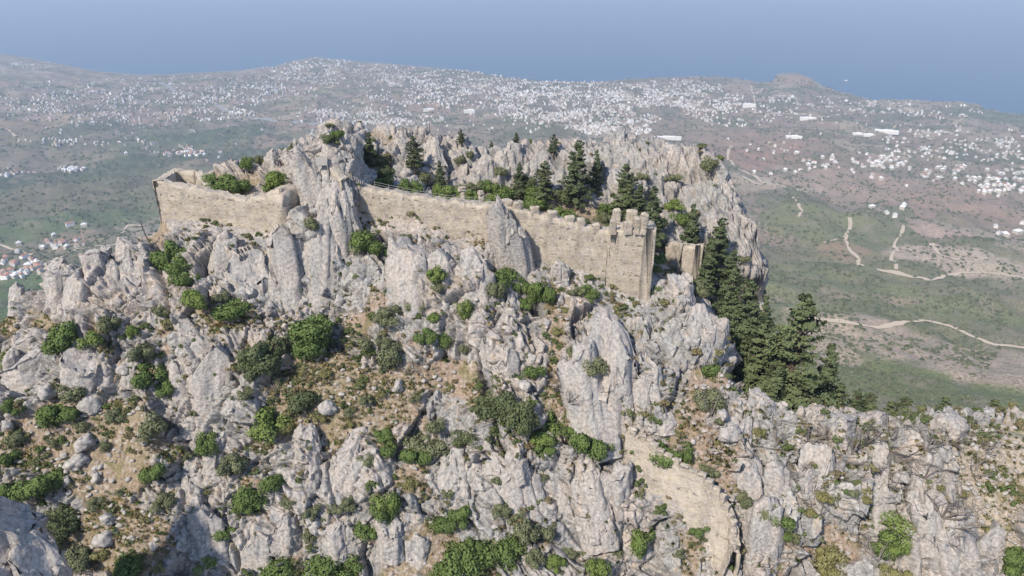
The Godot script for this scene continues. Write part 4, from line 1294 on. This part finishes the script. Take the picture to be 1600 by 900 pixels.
# bushes: u, v of the middle, half width px, kind (0 deep green, 1 fresh green, 2 grey olive, 3 yellow olive, 4 dark olive, which also paints in the shade beside the near outcrop)
const BUSHES := [
	[345,280,26,0],[375,285,20,0],[420,278,30,1],[385,250,14,0],[405,247,10,2],[460,226,14,2],[512,212,14,4],[530,208,10,0],[610,211,12,3],
	[265,396,30,0],[285,430,22,0],[275,415,20,0],[315,460,24,1],[365,475,28,0],[345,460,16,2],[255,480,16,2],[90,520,30,0],[140,520,22,1],[165,503,22,2],[205,517,15,1],[12,560,16,1],[225,545,20,2],[235,580,28,0],[250,600,18,0],[372,420,10,0],
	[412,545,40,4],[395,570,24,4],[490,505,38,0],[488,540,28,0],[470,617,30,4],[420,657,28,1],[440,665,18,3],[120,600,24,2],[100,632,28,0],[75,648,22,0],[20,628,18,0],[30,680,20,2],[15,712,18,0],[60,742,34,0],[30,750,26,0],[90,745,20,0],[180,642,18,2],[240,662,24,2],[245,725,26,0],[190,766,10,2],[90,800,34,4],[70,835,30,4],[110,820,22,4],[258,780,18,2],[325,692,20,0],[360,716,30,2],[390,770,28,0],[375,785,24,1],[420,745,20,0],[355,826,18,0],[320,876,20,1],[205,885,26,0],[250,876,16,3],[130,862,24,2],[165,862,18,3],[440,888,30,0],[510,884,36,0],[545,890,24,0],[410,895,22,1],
	[570,374,22,0],[585,385,14,0],[608,393,15,0],[628,370,12,2],[635,414,13,1],[620,430,12,1],[683,424,17,1],[680,445,12,2],[720,484,18,1],[710,465,12,1],[607,485,22,2],[650,475,14,2],[675,490,13,1],[570,525,20,2],[580,540,16,0],[612,550,26,2],[600,535,16,2],[660,525,18,0],[693,524,15,0],[780,430,28,0],[775,450,18,2],[815,445,16,0],[818,470,14,0],[850,448,24,0],[838,462,16,0],[920,448,16,0],[893,453,9,2],[487,346,14,2],[895,545,12,2],[835,580,16,0],[925,568,20,2],[905,580,14,2],
	[765,625,30,4],[800,635,34,4],[820,655,26,4],[750,635,20,4],[862,655,26,1],[848,690,20,0],[845,675,20,1],[920,678,34,0],[900,668,20,0],[945,690,18,0],[668,678,26,2],[655,702,22,0],[680,660,18,2],[725,683,18,4],[595,672,16,0],[608,698,16,0],[572,712,16,2],[600,782,26,1],[592,795,22,0],[572,828,20,0],[545,782,16,2],[720,788,26,0],[710,810,20,0],[685,818,18,0],[782,790,14,2],[820,815,26,2],[800,800,18,2],[790,850,34,0],[760,865,26,0],[715,868,36,0],[740,845,18,0],[850,822,18,2],[868,880,20,1],[835,865,18,2],[690,890,26,0],[1000,838,24,1],[1005,855,16,1],[935,885,22,1],[596,612,10,3],[622,602,10,2],[600,810,12,0],[700,600,10,3],[720,545,10,2],
	[1045,703,30,0],[1065,710,20,0],[1020,695,18,0],[1110,577,18,0],[1105,617,22,2],[1180,670,14,3],[1165,605,10,2],[1095,822,14,0],[1160,778,18,2],[1195,795,22,2],[1215,805,22,0],[1225,830,14,0],[1290,770,16,3],[1260,795,10,3],[1290,860,24,3],[1295,890,24,3],[1395,818,32,1],[1380,845,22,1],[1405,845,24,1],[1355,776,10,3],[1400,890,30,3],[1580,855,24,0],[1590,880,28,0],[1420,722,14,2],[1372,855,14,0],[1085,445,20,2],[1070,430,14,2],[1038,378,14,1],[1025,400,14,0],[1020,415,12,0],[1110,735,14,2],[1100,725,10,2],[1335,650,12,3],[1240,840,12,2],[1120,655,10,2],
	[700,300,24,1],[680,296,18,1],[640,290,18,0],[615,285,14,0],[735,305,14,1],[760,312,14,1],[870,325,20,1],[890,330,14,1],[830,300,16,0],[690,272,14,2],[715,290,12,2],[1050,318,14,1],[940,340,14,2],[910,345,12,2],[590,245,16,4],[575,235,14,4],[600,265,14,4],[720,250,10,2],[735,243,8,2],[780,262,12,2],[1000,270,12,2],[1050,262,12,2],[1045,275,14,2],[1105,255,14,2],[1085,252,8,4],[1030,350,16,0],[1160,400,10,2],
	[760,290,18,0],[780,300,18,0],[840,310,20,0],[600,280,16,0],[660,275,16,2],[950,325,18,0],[1000,330,16,0],[1060,340,18,0],[880,300,18,4],[820,280,16,4],[740,285,14,2],
	[470,575,12,3],[505,580,12,3],[500,650,10,3],[540,655,12,3],[545,640,10,2],[530,690,10,3],[640,750,12,3],[130,660,12,2],[165,690,12,2],[80,690,10,2],[150,780,14,2],[270,840,10,3],[295,710,10,2],[450,780,12,2],[490,800,14,2],[520,790,12,2],[660,770,12,3],[870,510,12,3],[885,480,10,3],[650,620,10,2],[575,620,12,2],[380,610,14,2],[300,640,8,2],[480,835,12,2],[1120,690,8,3],[1330,770,10,2],[1470,760,8,3],[1540,820,10,3],[1505,770,8,3],[775,750,10,2],[850,740,8,2],[960,740,8,2],[1000,770,8,2],[1060,860,8,2],[890,860,12,2],[960,855,10,2],
]
func where_of(u: float, v: float) -> String:
	if v < 335 and u > 560: return "in the court behind the battlements" if v > 270 else "on the rear ridge"
	if v < 300 and u < 460: return "inside the bastion"
	if v < 300: return "on top of the tall crag"
	if u > 1240: return "on the bare spur with the cable railing"
	if u > 960 and v > 640: return "beside the curving lower wall"
	if u > 1010: return "on the rocks beyond the square tower"
	if u > 790 and v < 520: return "at the foot of the crenellated wall"
	if u > 540 and v < 500: return "at the foot of the long curtain wall"
	if u < 400 and v < 500: return "on the ledges under the bastion"
	if u < 300 and v < 680: return "on the rocky shoulder below the bastion"
	if u < 300: return "on the brown earth slope near the shaded outcrop"
	if u < 560 and v < 690: return "on the scree below the tall crag"
	if u < 560: return "between the lower crags under the tall crag"
	if v < 640: return "on the middle slope below the curtain wall"
	if v < 730: return "on the ledge above the fluted rock"
	return "on the lowest slope under the fluted rock"
func build_plants() -> void:
	rng.seed = 404
	var kinds := [
		["deep green leafy bush ", Color(0.075,0.112,0.034), Color(0.135,0.185,0.058)],
		["fresh green leafy bush ", Color(0.095,0.14,0.036), Color(0.175,0.22,0.068)],
		["grey olive bush ", Color(0.105,0.118,0.062), Color(0.18,0.19,0.105)],
		["yellow olive dry bush ", Color(0.145,0.145,0.058), Color(0.235,0.215,0.095)],
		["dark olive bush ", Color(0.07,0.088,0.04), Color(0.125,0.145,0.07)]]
	var meshes := []
	for k in 5:
		var vs := []
		for q in 4:
			vs.append([bush_mesh(1000 + k * 10 + q, 3800 if k != 3 else 2600, [0.95, 1.0, 0.8, 0.7, 0.85][k], 8 + q * 2, kinds[k][1], kinds[k][2], 0.062), stem_mesh(k * 7 + q, 0.9)])
		meshes.append(vs)
	stage("bush meshes")
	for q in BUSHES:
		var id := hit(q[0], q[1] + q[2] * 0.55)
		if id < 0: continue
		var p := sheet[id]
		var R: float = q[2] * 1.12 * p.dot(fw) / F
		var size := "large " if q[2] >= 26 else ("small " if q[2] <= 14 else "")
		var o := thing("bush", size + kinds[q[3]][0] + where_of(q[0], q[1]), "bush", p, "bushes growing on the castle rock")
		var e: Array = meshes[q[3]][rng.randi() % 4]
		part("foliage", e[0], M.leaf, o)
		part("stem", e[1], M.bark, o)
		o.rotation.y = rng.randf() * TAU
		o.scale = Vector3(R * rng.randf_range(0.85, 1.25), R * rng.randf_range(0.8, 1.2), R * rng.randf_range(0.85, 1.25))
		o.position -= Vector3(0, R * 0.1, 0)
	# conifers: u of the foot, map distance, height in m, slimness, kind
	var con := [conifer_mesh(1, 0.28, Color(0.045,0.065,0.03), Color(0.115,0.14,0.07)), conifer_mesh(2, 0.2, Color(0.045,0.068,0.03), Color(0.12,0.145,0.075)), conifer_mesh(3, 0.32, Color(0.055,0.075,0.033), Color(0.14,0.165,0.08), 0.02), conifer_mesh(4, 0.34, Color(0.04,0.055,0.028), Color(0.09,0.11,0.058), 0.3, 16)]
	stage("conifer meshes")
	var tl := [
		[1222,640,76,19.0,2,"tallest broad green conifer on the edge of the spur"],[1272,645,77,13.5,1,"slim conifer leaning against the tallest broad one"],[1172,630,79,12.5,2,"dark wide conifer in the gully below the square tower"],[1298,650,77,7.5,2,"low spreading conifer at the end of the spur clump"],[1248,640,82,11.0,0,"dense conifer behind the tallest broad one"],[1150,600,82,14.0,0,"dark conifer in the shaded gully under the rear cliff"],[1200,635,74,8.0,2,"drooping light green conifer in front of the tallest one"],[1132,580,84,12.0,1,"narrow dark conifer at the foot of the grey slab"],
		[1100,478,92,9.5,1,"slender dark conifer beside the small ruin"],[1134,500,92,10.5,0,"full dark conifer between the ruin and the rear cliff"],[1074,440,99,10.0,1,"dark narrow conifer behind the small ruin"],[1183,520,96,11.0,1,"thin conifer against the end of the rear cliff"],[1116,470,97,11.0,0,"dark conifer close under the rear cliff"],
		[900,345,104,10.5,0,"tall conifer in the court behind the battlements"],[972,350,103,8.5,2,"broad conifer in the court behind the square tower"],[995,355,100,8.0,0,"dark conifer just behind the square tower"],[930,345,108,7.0,1,"narrow conifer between the two tall court conifers"],[812,318,106,5.8,0,"dark conifer in the cleft behind the grey spire"],[850,325,104,7.0,2,"low spreading conifer in the court"],[1015,370,98,9.0,0,"dark conifer hugging the tower side"],[800,310,111,5.5,1,"thin conifer in the shaded cleft of the rear ridge"],
		[648,288,107,7.0,3,"small dark flat topped pine behind the railing"],[688,296,106,5.0,0,"small dark conifer in the court near the rear rocks"],[580,262,106,5.5,0,"dark conifer in the shade of the tall crag"],
		[723,226,120,3.2,3,"little dark pine standing on the rear ridge"],[770,238,121,2.6,0,"little round pine standing on the rear ridge"],[806,232,121,3.4,3,"forked little pine standing on the rear ridge"],[867,240,120,4.2,3,"flat topped pine standing on the rear ridge"],[672,228,119,2.2,0,"dark shrubby pine by the thin pole"],
		[1345,660,79,7.0,2,"low wind bent conifer beyond the spur"],[1400,660,80,6.8,2,"pale low conifer beyond the spur crest"],[1460,665,79,6.6,2,"bushy low conifer beyond the spur crest"],[1535,665,80,7.0,2,"spreading low conifer at the far spur"],[1375,660,84,8.0,2,"half hidden conifer beyond the spur crest"],[1500,668,84,8.0,0,"dark half hidden conifer beyond the spur crest"],[1325,655,78,7.0,0,"dark little conifer at the end of the conifer clump"]]
	for q in tl:
		var p := ground(q[0], q[2])
		if q[2] >= 118:
			var id := hit(q[0], q[1] + 4)
			if id >= 0: p = sheet[id]
		var o := thing("conifer_tree", q[5], "tree", p - Vector3(0, 0.3, 0), "conifers round the castle")
		part("crown", con[q[4]][0], M.leaf, o)
		part("trunk", con[q[4]][1], M.bark, o)
		o.rotation.y = rng.randf() * TAU
		o.scale = Vector3.ONE * q[3]
	# dead shrubs: bare grey branches
	var dead := []
	for k in 3:
		var r := RandomNumberGenerator.new()
		r.seed = 700 + k
		var st := new_st()
		for b in 9:
			var a := r.randf() * TAU
			var e := Vector3(cos(a) * r.randf_range(0.3, 0.9), r.randf_range(0.4, 1.0), sin(a) * r.randf_range(0.3, 0.9))
			var mid := e * 0.5 + Vector3(r.randfn(), r.randfn() * 0.5, r.randfn()) * 0.1
			tube(st, [Vector3(0, -0.2, 0), mid, e], 0.03, 0.01, 4)
			for s in 4:
				var f := mid.lerp(e, r.randf())
				tube(st, [f, f + Vector3(r.randfn() * 0.22, absf(r.randfn()) * 0.22, r.randfn() * 0.22)], 0.012, 0.005, 3)
		dead.append(st.commit())
	for q in [[1215,690,22],[1265,690,26],[1290,680,24],[1350,690,30],[1385,680,30],[1410,660,22],[1450,700,30],[1490,690,26],[1475,800,40],[1450,840,44],[1495,820,36],[1395,760,24],[1370,740,22],[1330,700,24],[1250,740,20],[1225,750,22],[1540,700,20],[1110,640,22],[1125,630,18],[1440,740,26],[1520,740,22],[640,580,18],[870,610,22],[890,630,20],[760,450,14],[430,610,14],[1280,800,18],[1370,870,24],[255,700,14],[470,880,14],[1060,440,12]]:
		var id := hit(q[0], q[1])
		if id < 0: continue
		var R: float = q[2] * sheet[id].dot(fw) / F
		var o := part("dead_shrub", dead[rng.randi() % 3], M.deadwood)
		o.position = sheet[id]
		o.scale = Vector3.ONE * R * 1.3
		o.rotation = Vector3(rng.randf_range(-0.3, 0.6), rng.randf() * TAU, rng.randf_range(-0.5, 0.5))
		tag(o, "leafless grey shrub of bare twigs " + where_of(q[0], q[1]), "dead shrub", "dead shrubs on the castle rock")
	# low shrubs in every crack, too many to count
	var lows := [bush_mesh(1201, 520, 0.75, 7, Color(0.75, 0.75, 0.75), Color(1, 1, 1), 0.13), bush_mesh(1202, 520, 0.9, 9, Color(0.75, 0.75, 0.75), Color(1, 1, 1), 0.13)]
	var ln := fnl(95, 0.07, FastNoiseLite.TYPE_SIMPLEX_SMOOTH, 2)
	for k in 2:
		var lx := []
		var lc := []
		var lt := 0
		while lx.size() < 1250 and lt < 60000:
			lt += 1
			var id := rng.randi_range(0, NU - 1) * NR + rng.randi_range(10, 560)
			if sheet_n[id].y < 0.12 or (sheet_r[id] > 0.6 and rng.randf() < 0.55): continue
			if ln.get_noise_3dv(sheet[id]) + rng.randf_range(-0.3, 0.3) < 0.05: continue
			var s := rng.randf_range(0.25, 0.5) + 0.55 * pow(rng.randf(), 3.0)
			lx.append(Transform3D(Basis(Vector3.UP, rng.randf() * TAU).scaled(Vector3(s * 1.1, s * rng.randf_range(0.7, 1.1), s)), sheet[id] - Vector3(0, s * 0.12, 0)))
			var g: Array = [[0.125, 0.155, 0.06], [0.15, 0.165, 0.08], [0.19, 0.18, 0.085], [0.2, 0.165, 0.09], [0.11, 0.145, 0.05]][rng.randi() % 5]
			var e := rng.randf_range(0.8, 1.15)
			lc.append(Color(g[0] * e, g[1] * e, g[2] * e))
		var lm := MultiMesh.new()
		lm.transform_format = MultiMesh.TRANSFORM_3D
		lm.use_colors = true
		lm.mesh = lows[k]
		lm.instance_count = lx.size()
		for i in lx.size():
			lm.set_instance_transform(i, lx[i])
			lm.set_instance_color(i, lc[i])
		var lo := MultiMeshInstance3D.new()
		lo.name = numbered("low_shrubs")
		lo.multimesh = lm
		lo.material_override = M.leaf
		add_child(lo, true)
		lo.set_meta("kind", "stuff")
		tag(lo, ["low olive shrubs growing from the cracks of the rock", "taller tufts of shrub growing from the cracks of the rock"][k], "shrubs")
	# tufts of dry grass and low herbs in the cracks
	var tuft := new_st()
	for i in 40:
		var a := rng.randf() * TAU
		var d := Vector3(cos(a), 0, sin(a))
		var b := d * rng.randf() * 0.5
		var e := b + d * rng.randf_range(0.1, 0.6) + Vector3(0, rng.randf_range(0.4, 1.0), 0)
		var s := d.cross(Vector3.UP) * 0.11
		tri(tuft, b - s, e, b + s, (Vector3.UP + d * 0.5).normalized())
	var tm := tuft.commit()
	var xs := []
	var cs := []
	var tries := 0
	var tn := fnl(91, 0.09, FastNoiseLite.TYPE_SIMPLEX_SMOOTH, 2)
	while xs.size() < 6500 and tries < 120000:
		tries += 1
		var id := rng.randi_range(0, NU - 1) * NR + rng.randi_range(10, 400)
		var p := sheet[id]
		if sheet_n[id].y < 0.2: continue
		if sheet_r[id] > 0.6 and rng.randf() < 0.8: continue
		if tn.get_noise_3dv(p) + rng.randf_range(-0.3, 0.3) < 0.0: continue
		if p.x > 46.0 and rng.randf() < 0.7: continue
		var s := rng.randf_range(0.16, 0.48)
		xs.append(Transform3D(Basis(Vector3.UP, rng.randf() * TAU).scaled(Vector3(s * 1.3, s, s * 1.3)), p - Vector3(0, 0.05, 0)))
		var g := rng.randf()
		cs.append(Color(0.12, 0.125, 0.05).lerp(Color(0.29, 0.22, 0.11), g * g * 1.1) if rng.randf() < 0.75 else Color(0.07, 0.11, 0.03))
	var mm := MultiMesh.new()
	mm.transform_format = MultiMesh.TRANSFORM_3D
	mm.use_colors = true
	mm.mesh = tm
	mm.instance_count = xs.size()
	for i in xs.size():
		mm.set_instance_transform(i, xs[i])
		mm.set_instance_color(i, cs[i])
	var o := MultiMeshInstance3D.new()
	o.name = "dry_grass"
	o.multimesh = mm
	o.material_override = M.leaf
	add_child(o, true)
	o.set_meta("kind", "stuff")
	tag(o, "tufts of dry grass and herbs between the rocks", "grass")
	stage("plants")

# ---------------------------------------------------------------- materials
func masonry_images() -> Array:      # coursed rubble about 0.3 m long: grain of the wall, too small to tell stone from stone
	var n := 512
	var col := Image.create(n, n, false, Image.FORMAT_RGB8)
	var hei := Image.create(n, n, false, Image.FORMAT_L8)
	col.fill(Color(0.84, 0.81, 0.76))
	hei.fill(Color(0.25, 0.25, 0.25))
	var r := RandomNumberGenerator.new()
	r.seed = 19
	var y := 0
	while y < n:
		var h := r.randi_range(14, 30)
		if y + h > n - 12: h = n - y
		var x := r.randi_range(-20, 0)
		while x < n:
			var w := r.randi_range(18, 52)
			var t := r.randf_range(0.86, 1.0)
			if r.randf() < 0.07: t = r.randf_range(0.55, 0.78)
			var c := Color(t, t * r.randf_range(0.95, 0.99), t * r.randf_range(0.88, 0.98))
			var g := r.randf_range(0.6, 1.0)
			var rc := Rect2i(x + 2, y + 2 + r.randi_range(0, 2), w - 3, h - 3 - r.randi_range(0, 2))
			col.fill_rect(rc, c)
			hei.fill_rect(rc, Color(g, g, g))
			x += w
		y += h
	var no := fnl(5, 0.06, FastNoiseLite.TYPE_SIMPLEX_SMOOTH, 3)
	var out := Image.create(n, n, false, Image.FORMAT_RGB8)
	for yy in n:
		for xx in n:
			var k := no.get_noise_2d(xx, yy)
			var sx := posmod(xx + int(k * 14.0), n)
			var sy := posmod(yy + int(no.get_noise_2d(xx + 900, yy) * 14.0), n)
			out.set_pixel(xx, yy, col.get_pixel(sx, sy) * (0.96 + 0.12 * k))
	return [out, hei]
func build_materials() -> void:
	M.rock = mat(Color.WHITE, 0.92, true)
	triplanar(M.rock, grain_image(15, 0.02, 5, 0.62, 1.18), 0.22, grain_image(16, 0.025, 5, 0.0, 1.0), 7.0)
	M.masonry = mat(Color.WHITE, 0.95, true)
	var mi := masonry_images()
	triplanar(M.masonry, mi[0], 0.24, mi[1], 4.0)
	M.land = mat(Color.WHITE, 0.97, true)
	triplanar(M.land, grain_image(17, 0.03, 5, 0.6, 1.2), 0.012)
	M.sea = mat(Color(0.018, 0.07, 0.135), 0.32)
	M.dirt = mat(Color(0.44, 0.36, 0.27), 0.95)
	M.tarmac = mat(Color(0.26, 0.25, 0.24), 0.9)
	M.paint = mat(Color.WHITE, 0.85, true)
	M.leaf = mat(Color.WHITE, 0.75, true)
	M.leaf.cull_mode = BaseMaterial3D.CULL_DISABLED
	M.leaf.backlight_enabled = true
	M.leaf.backlight = Color(0.2, 0.24, 0.09)
	M.bark = mat(Color(0.11, 0.085, 0.065), 0.95)
	M.deadwood = mat(Color(0.2, 0.175, 0.155), 0.95)
	M.iron = mat(Color(0.25, 0.24, 0.23), 0.6)
	M.wire = mat(Color(0.3, 0.3, 0.29), 0.5)
	M.board = mat(Color(0.27, 0.255, 0.235), 0.9)
func build_boat() -> void:
	var r := ray(1322, 127)
	var o := thing("boat", "lone white motor boat on the open blue water", "boat", r * (SEA / r.y))
	var st := new_st()
	var hull := [Vector3(-16, 0, -4), Vector3(10, 0, -4), Vector3(20, 0, 0), Vector3(10, 0, 4), Vector3(-16, 0, 4)]
	for i in 5:
		var a: Vector3 = hull[i]
		var b: Vector3 = hull[(i + 1) % 5]
		var up := Vector3(0, 3.5, 0)
		for w in [a * 0.85 - up * 0.3, a + up, b + up, a * 0.85 - up * 0.3, b + up, b * 0.85 - up * 0.3, Vector3(0, 3.3, 0), a + up, b + up]:
			st.set_color(Color(0.8, 0.8, 0.8))
			st.add_vertex(w)
	st.generate_normals()
	part("hull", st.commit(), M.paint, o)
	var s2 := new_st()
	house_mesh(s2, Transform3D(Basis.IDENTITY, Vector3(-2, 7, 0)), 14, 5, 2.0, false, Color(0.8, 0.8, 0.8), Color.WHITE, 1)
	part("cabin", s2.commit(), M.paint, o)

func _ready() -> void:
	t_start = Time.get_ticks_msec()
	var cam := Camera3D.new()
	cam.name = "camera"
	add_child(cam)
	cam.rotation_degrees = Vector3(-PITCH, 0, 0)
	cam.fov = rad_to_deg(2.0 * atan(450.0 / F))
	cam.near = 0.5
	cam.far = 90000.0
	cam.current = true
	var env := Environment.new()
	env.background_mode = Environment.BG_SKY
	var sky := ProceduralSkyMaterial.new()
	sky.sky_top_color = Color(0.46, 0.56, 0.73)
	sky.sky_horizon_color = Color(0.77, 0.80, 0.85)
	sky.sky_curve = 0.2
	sky.ground_bottom_color = Color(0.35, 0.40, 0.47)
	sky.ground_horizon_color = Color(0.68, 0.74, 0.83)
	sky.sun_angle_max = 1.0
	var sk := Sky.new()
	sk.sky_material = sky
	env.sky = sk
	env.background_energy_multiplier = 1.16
	env.tonemap_mode = Environment.TONE_MAPPER_LINEAR
	env.tonemap_exposure = 1.48
	env.fog_enabled = true
	env.fog_density = 0.000105
	env.fog_light_color = Color(0.82, 0.905, 1.0)
	env.sdfgi_enabled = true
	env.ssao_enabled = true
	env.ssil_enabled = true
	var we := WorldEnvironment.new()
	we.name = "world"
	we.environment = env
	add_child(we)
	var sun := DirectionalLight3D.new()
	sun.name = "sun"
	add_child(sun)
	sun.look_at_from_position(Vector3(-0.48, 0.74, 0.6) * 100.0, Vector3.ZERO)
	sun.light_energy = 1.32
	sun.light_angular_distance = 2.5
	sun.light_color = Color(1.0, 0.96, 0.90)
	sun.shadow_enabled = true
	build_materials()
	stage("materials")
	prep_coast()
	var sp := []
	for q in [[1270,498],[1300,501],[1340,507],[1375,512],[1400,506],[1440,501],[1470,506],[1510,522],[1550,538],[1580,541],[1640,538]]: sp.append(land_hit(q[0], q[1]))
	spur = sp
	build_land()
	build_rock()
	build_roads()
	build_castle()
	build_crags()
	build_houses()
	build_scrub()
	build_boat()
	build_plants()
